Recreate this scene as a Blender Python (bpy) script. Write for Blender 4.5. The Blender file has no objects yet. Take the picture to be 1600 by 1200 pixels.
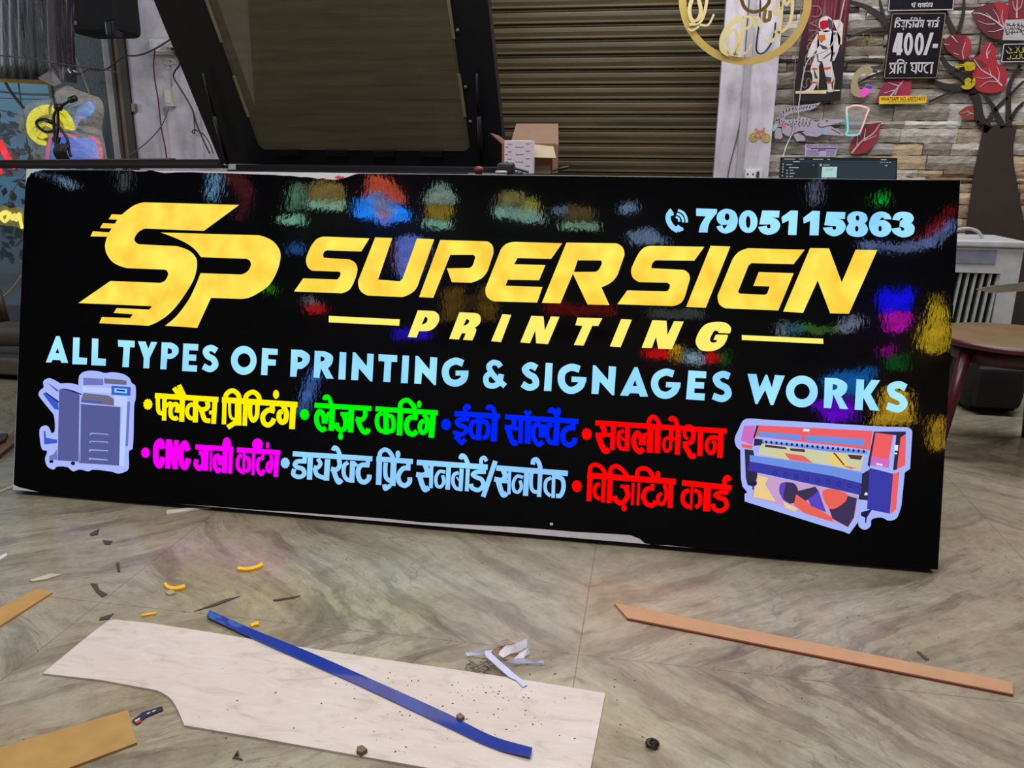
import bpy, math, random
from mathutils import Vector, Matrix
from mathutils.geometry import tessellate_polygon
random.seed(7)
SC = bpy.context.scene
COL = SC.collection
# ------------------------------------------------------------------ camera
FOC, PITCH, ROLL, YAW, CAMZ = 1260.31, .26753, .00988, .17008, .92
_rz = Matrix.Rotation(YAW, 3, 'Z')
FWD = _rz @ Vector((0, math.cos(PITCH), -math.sin(PITCH)))
_up = _rz @ Vector((0, math.sin(PITCH), math.cos(PITCH)))
_ri = _rz @ Vector((1, 0, 0))
RIGHT = math.cos(ROLL) * _ri + math.sin(ROLL) * _up
UP = -math.sin(ROLL) * _ri + math.cos(ROLL) * _up
CAM = Vector((0, 0, CAMZ))
cd = bpy.data.cameras.new('camera')
cd.sensor_width = 36.0
cd.lens = FOC / 1600 * 36.0
cd.clip_start = .02
cam = bpy.data.objects.new('camera', cd)
COL.objects.link(cam)
M = Matrix((RIGHT, UP, -FWD)).transposed().to_4x4()
M.translation = CAM
cam.matrix_world = M
SC.camera = cam
# ------------------------------------------------------------------ world, lights, exposure
SC.view_settings.view_transform = 'Standard'
SC.view_settings.look = 'None'
SC.view_settings.gamma = 1
SC.view_settings.use_curve_mapping = False
SC.view_settings.exposure = 0.0
w = bpy.data.worlds.new('daylight')
SC.world = w
w.use_nodes = True
w.node_tree.nodes['Background'].inputs[0].default_value = (.55, .72, 1, 1)
w.node_tree.nodes['Background'].inputs[1].default_value = .8
def area(name, loc, size, power, color, aim=(0, 0, -1)):
    l = bpy.data.lights.new(name, 'AREA')
    l.shape = 'RECTANGLE'; l.size, l.size_y = size; l.energy = power; l.color = color
    o = bpy.data.objects.new(name, l); COL.objects.link(o); o.location = loc
    o.rotation_euler = Vector(aim).to_track_quat('-Z', 'Y').to_euler()
    return o
area('ceiling_panel_light', (-.5, .35, 3.3), (2.4, 1.3), 110, (1, .96, .92))
area('back_ceiling_light', (.6, 3.0, 3.3), (3.4, .7), 112, (.95, .95, 1))
area('shopfront_daylight', (-5.9, 1.6, 1.7), (2.6, 1.8), 50, (.82, .9, 1), (1, -.1, -.25))
# ------------------------------------------------------------------ pixel rays onto real planes
def ray(x, y): return RIGHT * ((x - 800) / FOC) - UP * ((y - 600) / FOC) + FWD
def on_z(x, y, z=0.0):
    d = ray(x, y); return CAM + d * ((z - CAMZ) / d.z)
def on_y(x, y, Y):
    d = ray(x, y); return CAM + d * (Y / d.y)
LEAN = .25444
S0 = Vector((-1.74703, 1.84862, .0145))
SU = Vector((1, 0, 0)); SV = Vector((0, math.sin(LEAN), math.cos(LEAN))); SN = Vector((0, -math.cos(LEAN), math.sin(LEAN)))
SW, SH = 2.44, .9056
def on_sign(x, y):
    d = ray(x, y); P = CAM + d * ((S0 - CAM).dot(SN) / d.dot(SN)) - S0
    return P.dot(SU), P.dot(SV)
def mirrored(x, y, Y):
    d = ray(x, y); P = CAM + d * ((S0 - CAM).dot(SN) / d.dot(SN))
    r = d - 2 * d.dot(SN) * SN
    return P + r * ((Y - P.y) / r.y)
# ------------------------------------------------------------------ materials
def lin(c):
    return tuple(((v / 255) / 12.92 if v / 255 <= .04045 else ((v / 255 + .055) / 1.055) ** 2.4) for v in c)
class NT:
    def __init__(s, name):
        s.m = bpy.data.materials.new(name); s.m.use_nodes = True; s.t = s.m.node_tree; s.t.nodes.clear()
        s.out = s.n('ShaderNodeOutputMaterial')
    def n(s, t, **k):
        x = s.t.nodes.new(t)
        for a, b in k.items(): setattr(x, a, b)
        return x
    def l(s, a, b): s.t.links.new(a, b)
    def noise(s, vec, scale, detail=4, rough=.55, dist=0):
        x = s.n('ShaderNodeTexNoise'); x.inputs['Scale'].default_value = scale; x.inputs['Detail'].default_value = detail
        x.inputs['Roughness'].default_value = rough; x.inputs['Distortion'].default_value = dist
        if vec: s.l(vec, x.inputs['Vector'])
        return x
    def mapping(s, scale=(1, 1, 1), rot=(0, 0, 0), src='Object', vec=None):
        if vec is None: vec = s.n('ShaderNodeTexCoord').outputs[src]
        x = s.n('ShaderNodeMapping'); x.inputs['Scale'].default_value = scale; x.inputs['Rotation'].default_value = rot
        s.l(vec, x.inputs['Vector']); return x.outputs[0]
    def ramp(s, fac, stops):
        x = s.n('ShaderNodeValToRGB'); e = x.color_ramp.elements
        while len(e) < len(stops): e.new(.5)
        for i, (p, c) in enumerate(stops):
            e[i].position = p; e[i].color = (*c, 1) if len(c) == 3 else c
        s.l(fac, x.inputs[0]); return x
    def math(s, op, a, b=None):
        x = s.n('ShaderNodeMath', operation=op)
        for i, v in enumerate((a, b)):
            if v is None: continue
            if isinstance(v, (int, float)): x.inputs[i].default_value = v
            else: s.l(v, x.inputs[i])
        return x.outputs[0]
    def mix(s, fac, a, b, mode='MIX'):
        x = s.n('ShaderNodeMix', data_type='RGBA', blend_type=mode)
        for i, v in ((0, fac), (6, a), (7, b)):
            if isinstance(v, (int, float)): x.inputs[i].default_value = v
            elif isinstance(v, tuple): x.inputs[i].default_value = (*v, 1)
            else: s.l(v, x.inputs[i])
        return x.outputs[2]
    def bump(s, h, strength=.3, dist=.01):
        x = s.n('ShaderNodeBump'); x.inputs['Strength'].default_value = strength; x.inputs['Distance'].default_value = dist
        s.l(h, x.inputs['Height']); return x.outputs[0]
    def pbr(s, color=None, rough=.5, metal=0, normal=None, ior=1.5, coat=0):
        p = s.n('ShaderNodeBsdfPrincipled')
        if isinstance(color, tuple): p.inputs['Base Color'].default_value = (*color, 1)
        elif color is not None: s.l(color, p.inputs['Base Color'])
        if isinstance(rough, (int, float)): p.inputs['Roughness'].default_value = rough
        else: s.l(rough, p.inputs['Roughness'])
        p.inputs['Metallic'].default_value = metal; p.inputs['IOR'].default_value = ior
        p.inputs['Coat Weight'].default_value = coat
        if normal is not None: s.l(normal, p.inputs['Normal'])
        s.l(p.outputs[0], s.out.inputs[0]); return p
MATS = {}
def mat(c, rough=.5, metal=0, var=.18, scale=25, bump=0, coat=0, ior=1.5, stretch=(1, 1, 1)):
    """plain procedural surface: sRGB colour, faint noise wear"""
    k = (c, rough, metal, var, scale, bump, coat, ior, stretch)
    if k in MATS: return MATS[k]
    t = NT('surface_%d_%d_%d' % c); v = t.mapping(stretch)
    n = t.noise(v, scale, 5)
    a = lin(c); lo = tuple(x * (1 - var) for x in a); hi = tuple(min(1, x * (1 + var)) for x in a)
    r = t.ramp(n.outputs[0], [(.3, lo), (.7, hi)])
    t.pbr(r.outputs[0], rough, metal, t.bump(n.outputs[0], bump, .004) if bump else None, ior, coat)
    MATS[k] = t.m; return t.m
def glow(c, strength=1.0, c2=None, scale=9):
    """lit surface; with c2 the brightness of the tubes behind it varies"""
    k = ('glow', c, strength, c2, scale)
    if k in MATS: return MATS[k]
    t = NT('lit_%d_%d_%d' % c); e = t.n('ShaderNodeEmission'); e.inputs[1].default_value = strength
    if c2:
        n = t.noise(t.mapping(), scale, 2, .5, .3); r = t.ramp(n.outputs[0], [(.35, lin(c)), (.68, lin(c2))]); t.l(r.outputs[0], e.inputs[0])
    else: e.inputs[0].default_value = (*lin(c), 1)
    t.l(e.outputs[0], t.out.inputs[0]); MATS[k] = t.m; return t.m
def film(c, alpha, rough=.12, name='clear_plastic', bump=0, bscale=30):
    """thin clear sheet: tinted see-through plus gloss and a little haze"""
    t = NT(name); tr = t.n('ShaderNodeBsdfTransparent'); tr.inputs[0].default_value = (.94, .95, .95, 1)
    p = t.n('ShaderNodeBsdfPrincipled'); p.inputs['Base Color'].default_value = (*lin(c), 1); p.inputs['Roughness'].default_value = rough
    if bump:
        n = t.noise(t.mapping(), bscale, 5, .6, 1.0); t.l(t.bump(n.outputs[0], bump, .02), p.inputs['Normal'])
    m = t.n('ShaderNodeMixShader'); m.inputs[0].default_value = alpha
    t.l(tr.outputs[0], m.inputs[1]); t.l(p.outputs[0], m.inputs[2]); t.l(m.outputs[0], t.out.inputs[0])
    return t.m
# ------------------------------------------------------------------ mesh helpers
def smooth(pts, closed, sub=6):
    """pts: (x, y, curve?) ; hermite through curve points, straight between corners"""
    n = len(pts); out = []
    segs = n if closed else n - 1
    def tan(i, j, k):
        p = pts[i]
        if not p[2]:
            return None
        a, b = pts[(i - 1) % n], pts[(i + 1) % n]
        if not closed and i == 0: a = p
        if not closed and i == n - 1: b = p
        d0 = math.dist(a[:2], p[:2]) + 1e-9; d1 = math.dist(p[:2], b[:2]) + 1e-9
        tx = (b[0] - a[0]) / (d0 + d1); ty = (b[1] - a[1]) / (d0 + d1)
        L = math.dist(pts[j][:2], pts[k][:2])
        return tx * L, ty * L
    for i in range(segs):
        j = (i + 1) % n; p, q = pts[i], pts[j]
        if not p[2] and not q[2]:
            out.append((p[0], p[1])); continue
        ch = (q[0] - p[0], q[1] - p[1])
        t0 = tan(i, i, j); t1 = tan(j, i, j)
        if t0 is None: t0 = (2 * ch[0] - t1[0], 2 * ch[1] - t1[1]); t0 = (t0[0] * .6, t0[1] * .6)
        if t1 is None: t1 = (2 * ch[0] - t0[0], 2 * ch[1] - t0[1]); t1 = (t1[0] * .6, t1[1] * .6)
        for s in range(sub):
            u = s / sub; u2, u3 = u * u, u * u * u
            h = (2 * u3 - 3 * u2 + 1, u3 - 2 * u2 + u, -2 * u3 + 3 * u2, u3 - u2)
            out.append(tuple(h[0] * p[a] + h[1] * t0[a] + h[2] * q[a] + h[3] * t1[a] for a in (0, 1)))
    if not closed: out.append(pts[-1][:2])
    return out
def P(s):
    out = []
    for w_ in s.split():
        c = w_.endswith('*'); x, y = w_.rstrip('*').split(','); out.append((float(x), float(y), c))
    return out
def ell(cx, cy, rx, ry, n=24, rot=0):
    return [(cx + rx * math.cos(a) * math.cos(rot) - ry * math.sin(a) * math.sin(rot), cy + rx * math.cos(a) * math.sin(rot) + ry * math.sin(a) * math.cos(rot)) for a in [2 * math.pi * i / n for i in range(n)]]
LOCAL = set()   # things whose meshes are written in their own axes
class MB:
    def __init__(s): s.v = []; s.f = []; s.mi = []; s.k = 0; s.sm = set()
    def add(s, vs, fs, smooth_=False):
        o = len(s.v); s.v += [tuple(p) for p in vs]
        for f in fs:
            if smooth_: s.sm.add(len(s.f))
            s.f.append(tuple(i + o for i in f)); s.mi.append(s.k)
        return s
    def slot(s, k): s.k = k; return s
    def box(s, lo, hi, bev=0):
        x0, y0, z0 = lo; x1, y1, z1 = hi
        if bev <= 0:
            v = [(x, y, z) for z in (z0, z1) for y in (y0, y1) for x in (x0, x1)]
            return s.add(v, [(0, 2, 3, 1), (4, 5, 7, 6), (0, 1, 5, 4), (2, 6, 7, 3), (0, 4, 6, 2), (1, 3, 7, 5)])
        import bmesh
        b = bmesh.new(); bmesh.ops.create_cube(b, size=1)
        for q in b.verts: q.co = Vector(((x0 + x1) / 2 + q.co.x * (x1 - x0), (y0 + y1) / 2 + q.co.y * (y1 - y0), (z0 + z1) / 2 + q.co.z * (z1 - z0)))
        bmesh.ops.bevel(b, geom=b.edges[:], offset=bev, segments=3, profile=.6, affect='EDGES')
        b.verts.index_update()
        s.add([q.co[:] for q in b.verts], [[q.index for q in f.verts] for f in b.faces]); b.free(); return s
    def prism(s, loops, fn, nrm, thick):
        """flat cut-out: 2-D loops (outer, holes) through fn onto a plane, thickness away from nrm"""
        L3 = [[Vector(fn(*p[:2])) for p in lp] for lp in loops]
        flat = [q for lp in L3 for q in lp]
        a = nrm.orthogonal().normalized(); b = nrm.cross(a)
        tris = tessellate_polygon([[Vector((q.dot(a), q.dot(b), 0)) for q in lp] for lp in L3])
        n = len(flat); fs = []
        for t in tris:
            A, B, C = (flat[i] for i in t)
            if (B - A).cross(C - A).dot(nrm) < 0: t = (t[0], t[2], t[1])
            fs.append(tuple(t)); fs.append((t[0] + n, t[2] + n, t[1] + n))
        o = 0
        for lp in L3:
            m = len(lp)
            for i in range(m):
                j = (i + 1) % m; fs.append((o + i, o + j, o + j + n, o + i + n))
            o += m
        return s.add(flat + [q - nrm * thick for q in flat], fs)
    def stroke(s, pts, w_, fn, nrm, thick, taper=None):
        """flat ribbon of width w_ along a 2-D line"""
        n = len(pts); Lf, Rt = [], []
        for i, p in enumerate(pts):
            a = pts[max(i - 1, 0)]; b = pts[min(i + 1, n - 1)]
            d0 = Vector((p[0] - a[0], p[1] - a[1])); d1 = Vector((b[0] - p[0], b[1] - p[1]))
            if d0.length < 1e-9: d0 = d1
            if d1.length < 1e-9: d1 = d0
            if d0.length < 1e-9: continue
            d0.normalize(); d1.normalize(); t = d0 + d1
            if t.length < 1e-6: t = d1
            t.normalize(); k = max(.5, t.dot(d1)); ww = w_ * (taper[0] + (taper[1] - taper[0]) * i / max(1, n - 1) if taper else 1) / 2 / k
            Lf.append((p[0] - t.y * ww, p[1] + t.x * ww)); Rt.append((p[0] + t.y * ww, p[1] - t.x * ww))
        m = len(Lf); top = [Vector(fn(*q)) for q in Lf + Rt]; v = top + [q - nrm * thick for q in top]; o = 2 * m; fs = []
        for i in range(m - 1):
            q = (i, i + 1, m + i + 1, m + i)
            A, B, C = top[q[0]], top[q[1]], top[q[2]]
            if (B - A).cross(C - A).dot(nrm) < 0: q = q[::-1]
            fs += [q, (i, i + o, i + 1 + o, i + 1), (m + i, m + i + 1, m + i + 1 + o, m + i + o)]
        fs += [(0, m, m + o, o), (m - 1, m - 1 + o, 2 * m - 1 + o, 2 * m - 1)]
        return s.add(v, fs)
    def tube(s, pts, r, seg=8, closed=False, cap=True):
        pts = [Vector(p) for p in pts]; n = len(pts); rs = r if isinstance(r, (list, tuple)) else [r] * n
        v = []; prev = None
        for i, p in enumerate(pts):
            a = pts[i - 1] if (i or closed) else p; b = pts[(i + 1) % n] if (i < n - 1 or closed) else p
            t = (b - a)
            t = t.normalized() if t.length > 1e-9 else Vector((0, 0, 1))
            if prev is None: u = t.orthogonal().normalized()
            else:
                u = prev - t * prev.dot(t); u = u.normalized() if u.length > 1e-6 else t.orthogonal().normalized()
            prev = u; q = t.cross(u)
            v += [p + (u * math.cos(2 * math.pi * k / seg) + q * math.sin(2 * math.pi * k / seg)) * rs[i] for k in range(seg)]
        fs = [(i * seg + k, i * seg + (k + 1) % seg, ((i + 1) % n) * seg + (k + 1) % seg, ((i + 1) % n) * seg + k) for i in range(n if closed else n - 1) for k in range(seg)]
        if cap and not closed: fs += [tuple(range(seg))[::-1], tuple((n - 1) * seg + k for k in range(seg))]
        return s.add(v, fs, True)
    def lathe(s, prof, cx, cy, seg=32, axis='z'):
        v = []; n = len(prof)
        for r, z in prof:
            for k in range(seg):
                a = 2 * math.pi * k / seg; v.append((cx + r * math.cos(a), cy + r * math.sin(a), z))
        fs = [(i * seg + k, i * seg + (k + 1) % seg, (i + 1) * seg + (k + 1) % seg, (i + 1) * seg + k) for i in range(n - 1) for k in range(seg)]
        fs += [tuple(range(seg))[::-1], tuple((n - 1) * seg + k for k in range(seg))]
        return s.add(v, fs, True)
    def build(s, name, mats, parent=None, kind=None, bevel=0):
        me = bpy.data.meshes.new(name)
        if not isinstance(mats, (list, tuple)): mats = [mats]
        off = Vector((0, 0, 0))
        q = parent
        while q is not None:
            if q.name in LOCAL: off = Vector((0, 0, 0)); break
            off = off + q.location; q = q.parent
        me.from_pydata([Vector(p) - off for p in s.v], [], s.f); me.update()
        for m in mats: me.materials.append(m)
        for i, p in enumerate(me.polygons):
            p.material_index = s.mi[i]; p.use_smooth = i in s.sm
        o = bpy.data.objects.new(name, me); COL.objects.link(o)
        if parent is not None: o.parent = parent
        if kind: o['kind'] = kind
        if bevel:
            b = o.modifiers.new('edge_rounding', 'BEVEL'); b.width = bevel; b.segments = 2; b.limit_method = 'ANGLE'
        return o
def tag(o, label, cat, group=None, kind=None):
    o['label'] = label; o['category'] = cat
    if group: o['group'] = group
    if kind: o['kind'] = kind
    return o
def thing(name, label, cat, loc=(0, 0, 0), group=None):
    o = bpy.data.objects.new(name, None); COL.objects.link(o); o.location = loc; o.empty_display_size = .05
    return tag(o, label, cat, group)
def cr(pts, sub=6):
    """catmull-rom through 3-D points"""
    pts = [Vector(p) for p in pts]; out = []
    for i in range(len(pts) - 1):
        a = pts[max(i - 1, 0)]; b, c = pts[i], pts[i + 1]; d = pts[min(i + 2, len(pts) - 1)]
        for k in range(sub):
            t = k / sub
            out.append(.5 * ((2 * b) + (c - a) * t + (2 * a - 5 * b + 4 * c - d) * t * t + (3 * b - a - 3 * c + d) * t ** 3))
    out.append(pts[-1]); return out
def text_mb(mb, body, fn, nrm, thick, quad, shear=0.0, bold=0.0):
    """words in the built-in face fitted into a 4-corner region (tl, tr, br, bl) of fn's plane"""
    cu = bpy.data.curves.new('t', 'FONT'); cu.body = body; cu.offset = bold; cu.shear = shear
    ob = bpy.data.objects.new('t', cu); COL.objects.link(ob); bpy.context.view_layer.update()
    me = bpy.data.meshes.new_from_object(ob); xs = [q.co.x for q in me.vertices]; ys = [q.co.y for q in me.vertices]
    x0, x1, y0, y1 = min(xs), max(xs), min(ys), max(ys); (tl, tr, br, bl) = quad; v = []
    for q in me.vertices:
        a = (q.co.x - x0) / (x1 - x0); b = (q.co.y - y0) / (y1 - y0)
        X = [(bl[i] * (1 - a) + br[i] * a) * (1 - b) + (tl[i] * (1 - a) + tr[i] * a) * b for i in (0, 1)]
        v.append(Vector(fn(*X)))
    fs = []
    for p in me.polygons:
        t = tuple(p.vertices); A, B, C = (v[i] for i in t[:3])
        fs.append(t if (B - A).cross(C - A).dot(nrm) >= 0 else t[::-1])
    mb.add(v, fs)
    bpy.data.objects.remove(ob); bpy.data.meshes.remove(me); bpy.data.curves.remove(cu)
    return mb
# ------------------------------------------------------------------ floor, walls, shutter, pillars
t = NT('marble_floor'); tc = t.n('ShaderNodeTexCoord').outputs['Object']
sx = t.n('ShaderNodeSeparateXYZ'); t.l(tc, sx.inputs[0])
uu = t.math('PINGPONG', t.math('ADD', sx.outputs[0], 10.4), 1.03); vv = t.math('PINGPONG', t.math('ADD', sx.outputs[1], 8.425), 1.4)
cx = t.n('ShaderNodeCombineXYZ'); t.l(uu, cx.inputs[0]); t.l(vv, cx.inputs[1])
warp = t.noise(cx.outputs[0], 1.7, 3); wv = t.n('ShaderNodeVectorMath', operation='SCALE'); t.l(warp.outputs['Color'], wv.inputs[0]); wv.inputs['Scale'].default_value = .22
av = t.n('ShaderNodeVectorMath', operation='ADD'); t.l(cx.outputs[0], av.inputs[0]); t.l(wv.outputs[0], av.inputs[1])
r45 = t.mapping((1, 1, 1), (0, 0, .62), vec=av.outputs[0])
mv = t.mapping((1.15, 6.5, 1), vec=r45)
n1 = t.noise(mv, 1.7, 10, .70, .55); n2 = t.noise(t.mapping((2.6, 13, 1), vec=r45), 2.4, 10, .72, .5); n3 = t.noise(av.outputs[0], 2.6, 5, .6)
base = t.ramp(n1.outputs[0], [(.30, lin((98, 86, 78))), (.40, lin((116, 107, 94))), (.452, lin((118, 107, 97))), (.478, lin((142, 135, 118))), (.55, lin((150, 144, 126))), (.578, lin((140, 133, 117))), (.60, lin((148, 142, 124))), (.72, lin((172, 166, 148)))])
fine = t.ramp(n2.outputs[0], [(.30, (.60, .57, .55)), (.41, (.88, .87, .86)), (.47, (1, 1, 1)), (.60, (1.0, 1.0, 1.0)), (.66, (1.14, 1.14, 1.14)), (.75, (1.2, 1.2, 1.2))])
soft = t.ramp(n1.outputs[0], [(.3, lin((124, 117, 102))), (.5, lin((144, 139, 121))), (.7, lin((164, 159, 142)))])
msk = t.ramp(t.noise(t.mapping((1, 2.2, 1), vec=r45), 2.0, 6, .65).outputs[0], [(.44, (0, 0, 0)), (.62, (.85,) * 3)])
base2 = t.mix(msk.outputs[0], soft.outputs[0], base.outputs[0])
c1 = t.mix(1.0, base2, fine.outputs[0], 'MULTIPLY')
cl = t.ramp(n3.outputs[0], [(.35, (.94, .87, .80)), (.65, (1.02, 1.03, 1.02))])
c2 = t.mix(1.0, c1, cl.outputs[0], 'MULTIPLY')
# dark crack-like veins
n4 = t.noise(t.mapping((1.0, 3.2, 1), vec=r45), 2.3, 7, .55, .8)
vein = t.ramp(t.math('ABSOLUTE', t.math('SUBTRACT', n4.outputs[0], .5)), [(0, (1, 1, 1)), (.009, (0, 0, 0))])
vm = t.ramp(n3.outputs[0], [(.50, (0, 0, 0)), (.62, (.55,) * 3)])
c3 = t.mix(t.math('MULTIPLY', vein.outputs[0], vm.outputs[0]), c2, lin((92, 88, 80)))
j1 = t.math('LESS_THAN', t.math('MINIMUM', uu, t.math('SUBTRACT', 1.03, uu)), .0011); j2 = t.math('LESS_THAN', t.math('MINIMUM', vv, t.math('SUBTRACT', 1.4, vv)), .0011)
c4 = t.mix(t.math('MULTIPLY', t.math('MAXIMUM', j1, j2), .55), c3, lin((78, 70, 60)))
gr = t.noise(tc, 42, 4); dirt = t.noise(tc, 5.5, 6, .7)
mot = t.noise(t.mapping((1, 1, 1), vec=r45), 30, 8, .75); c4 = t.mix(1.0, c4, t.ramp(mot.outputs[0], [(.32, (.80, .79, .77)), (.5, (1, 1, 1)), (.68, (1.14, 1.14, 1.14))]).outputs[0], 'MULTIPLY')
c5 = t.mix(1.0, c4, t.ramp(dirt.outputs[0], [(.3, (.80, .76, .70)), (.55, (1, 1, 1))]).outputs[0], 'MULTIPLY')
rr = t.ramp(dirt.outputs[0], [(.3, (.30,) * 3), (.7, (.17,) * 3)])
t.pbr(c5, rr.outputs[0], 0, t.bump(gr.outputs[0], .06, .002), 1.62)
m_floor = t.m
MB().box((-7, -2.1, -.05), (3.2, 4.62, 0)).build('floor', m_floor, kind='structure')
m_out = mat((88, 86, 80), .9, scale=4)
MB().box((-12, 4.62, -.08), (6, 12, -.01)).build('floor_outside', m_out, kind='structure')
m_dark = mat((52, 50, 50), .8)
m_ceil = mat((120, 118, 116), .9)
MB().box((-7, -2.1, 3.4), (3.2, 5.0, 3.5)).build('ceiling', m_ceil, kind='structure')
MB().box((-7, -2.2, 0), (3.2, -2.1, 3.4)).build('wall_rear', m_dark, kind='structure')
MB().box((3.2, -2.2, 0), (3.3, 5.0, 3.4)).build('wall_right', mat((96, 92, 88), .8), kind='structure')
MB().box((-7.1, -2.2, 0), (-7, 4.62, 3.4)).build('wall_left', mat((84, 82, 80), .8), kind='structure')
# rolling shutter
t = NT('shutter_paint'); v = t.mapping((.6, 1, 9)); n = t.noise(v, 3, 6, .6); n2 = t.noise(t.mapping(), 1.6, 4)
r = t.ramp(n.outputs[0], [(.3, lin((44, 38, 20))), (.7, lin((78, 67, 36)))]); c = t.mix(1, r.outputs[0], t.ramp(n2.outputs[0], [(.3, (.82, .8, .78)), (.7, (1.1, 1.08, 1.0))]).outputs[0], 'MULTIPLY')
t.pbr(c, .42, .25)
a = MB(); prof = []
z = -.012
while z < 3.0:
    prof += [(0.0, z), (.007, z + .0015), (.008, z + .0045), (-.002, z + .008), (-.005, z + .011), (-.0015, z + .015), (-.0005, z + .022), (-.0025, z + .042), (-.001, z + .058), (.001, z + .0655), (-.004, z + .068), (-.004, z + .071)]
    z += .0735
vs = []; YS = 4.47
for y, zz in prof: vs += [(-2.25, YS + y, zz), (.285, YS + y, zz)]
a.add(vs, [(2 * i, 2 * i + 1, 2 * i + 3, 2 * i + 2) for i in range(len(prof) - 1)])
a.build('rolling_shutter', t.m); tag(bpy.data.objects['rolling_shutter'], 'olive brown ribbed metal roller shutter closed behind the machine', 'shutter')
MB().box((-2.6, 4.56, 0), (.5, 4.62, 3.4)).build('wall_back', m_dark, kind='structure')
# marble clad pillars
t = NT('white_marble'); n = t.noise(t.mapping((1.6, 1, .55)), 3.2, 7, .62, .9); n2 = t.noise(t.mapping(), 14, 5)
r = t.ramp(n.outputs[0], [(.3, lin((166, 161, 166))), (.5, lin((204, 198, 206))), (.7, lin((213, 208, 217)))]); g = t.ramp(n2.outputs[0], [(.32, (.84, .83, .83)), (.55, (1, 1, 1))])
t.pbr(t.mix(1, r.outputs[0], g.outputs[0], 'MULTIPLY'), .3)
m_marb = t.m
MB().box((.285, 4.4, 0), (.5575, 4.62, 3.4), .004).build('wall_pillar_right', m_marb, kind='structure')
MB().box((-2.963, 4.4, 0), (-2.56, 4.62, 3.4), .004).build('wall_pillar_left', m_marb, kind='structure')
MB().box((-2.56, 4.415, 0), (-2.25, 4.62, 3.4), .004).build('wall_pillar_return', m_marb, kind='structure')
def path(px, Y, r, m, name, label, cat, sub=6, seg=8, group=None, parent=None):
    """cable along pixels (x, y[, depth])"""
    p = cr([on_y(q[0], q[1], q[2] if len(q) > 2 else Y) for q in px], sub)
    o = MB().tube(p, r, seg).build(name, m, parent)
    if parent is None: tag(o, label, cat, group)
    return o
m_cream = mat((188, 184, 176), .45, var=.08); m_blk = mat((16, 16, 18), .45); m_blkm = mat((12, 12, 14), .6); m_grey = mat((120, 120, 122), .5)
m_red = mat((92, 38, 44), .5); m_wire = mat((120, 105, 70), .5); m_white = mat((214, 214, 218), .45, var=.06)
# cable trunking and conduit on the right pillar
def vbar(name, x0, x1, d, z0, z1, m, Y=4.4): return MB().box((x0, Y - d, z0), (x1, Y, z1), .003).build(name, m)
o = vbar('cable_trunking', .395, .428, .014, 0, 3.2, mat((168, 164, 168), .4, var=.08)); tag(o, 'narrow grey cable trunking running down the right pillar', 'cable trunking')
path([(1172, -20), (1166, 60), (1163, 120), (1158, 180), (1150, 220), (1140, 260), (1136, 285)], 4.392, .003, mat((96, 94, 98), .5), 'pillar_cable', 'thin grey cable curving down the right pillar beside the trunking', 'cable')
path([(1188, 0), (1187, 30), (1183, 60), (1182, 78), (1188, 84), (1198, 78), (1208, 60), (1212, 35)], 4.385, .004, m_blk, 'pillar_loop_cable', 'black cable looped on the pillar behind the gold ring', 'cable')
o = vbar('cable_trunking', -2.80, -2.765, .012, 0, on_y(268, 168, 4.4).z, mat((196, 190, 196), .4, var=.08)); tag(o, 'pale trunking strip running down the left pillar from the power adapter', 'cable trunking')
# socket on right pillar
def plate(px0, py0, px1, py1, Y): a_, b_ = on_y(px0, py0, Y), on_y(px1, py1, Y); return (a_.x, b_.x, b_.z, a_.z)
x0, x1, z0, z1 = plate(1164, 264, 1190, 282, 4.39)
so = thing('wall_socket', 'small square white wall socket low on the right pillar', 'socket', ((x0 + x1) / 2, 4.39, z0))
MB().box((x0, 4.375, z0), (x1, 4.4, z1), .003).build('socket_plate', m_white, so)
MB().box((x0 + .006, 4.372, z0 + .006), (x0 + .052, 4.38, z1 - .006), .002).build('socket_module', mat((228, 228, 230), .4, var=.03), so)
MB().box((x1 - .03, 4.368, z0 + .012), (x1 - .016, 4.38, z1 - .012), .002).build('rocker_switch', mat((60, 60, 64), .4), so)
a = MB()
for dx, dz in ((.014, .03), (.04, .03)): a.tube([(x0 + dx, 4.371, z0 + dz), (x0 + dx, 4.374, z0 + dz)], .005)
a.build('socket_hole', m_blkm, so)
# switch board on left pillar with plugs, cables and adapter
YB = 4.39
x0, x1, z0, z1 = plate(235, 59, 292, 86, YB)
sb = thing('switch_board', 'white multi-way switch board with plugs on the left marble pillar', 'switch board', ((x0 + x1) / 2, YB, z0))
MB().box((x0, 4.36, z0), (x1, 4.4, z1), .004).build('board_box', m_cream, sb)
MB().box((x0 + .012, 4.352, z0 + .014), (x1 - .02, 4.362, z1 - .012), .003).build('face_plate', m_white, sb)
for i, fx in enumerate((.10, .36, .48, .62, .86)):
    MB().box((x0 + fx * (x1 - x0), 4.347, z0 + .025), (x0 + fx * (x1 - x0) + .017, 4.354, z1 - .025), .002).build('rocker_switch', mat((196, 196, 198), .4), sb)
xa, xb, za, zb = plate(264, 62, 279, 76, 4.35)
MB().box((xa, 4.30, za), (xb, 4.352, zb), .006).build('square_plug', m_white, sb)
MB().lathe([(.013, 0), (.016, .012), (.012, .03)], 0, 0, 14).build('brown_plug', mat((84, 70, 56), .5), sb)
bpy.data.objects['brown_plug'].location = on_y(271, 79, 4.34)
bpy.data.objects['brown_plug']['label'] = 'dull brown round plug'
path([(282, 46), (268, 60), (250, 72), (228, 83), (212, 87), (195, 88), (180, 98), (168, 107), (155, 110), (140, 108), (130, 113), (120, 117), (90, 121)], 4.27, .0045, m_red, 'red_twin_cable', 'dark red twin cable sagging from the switch board to the left', 'cable')
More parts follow.
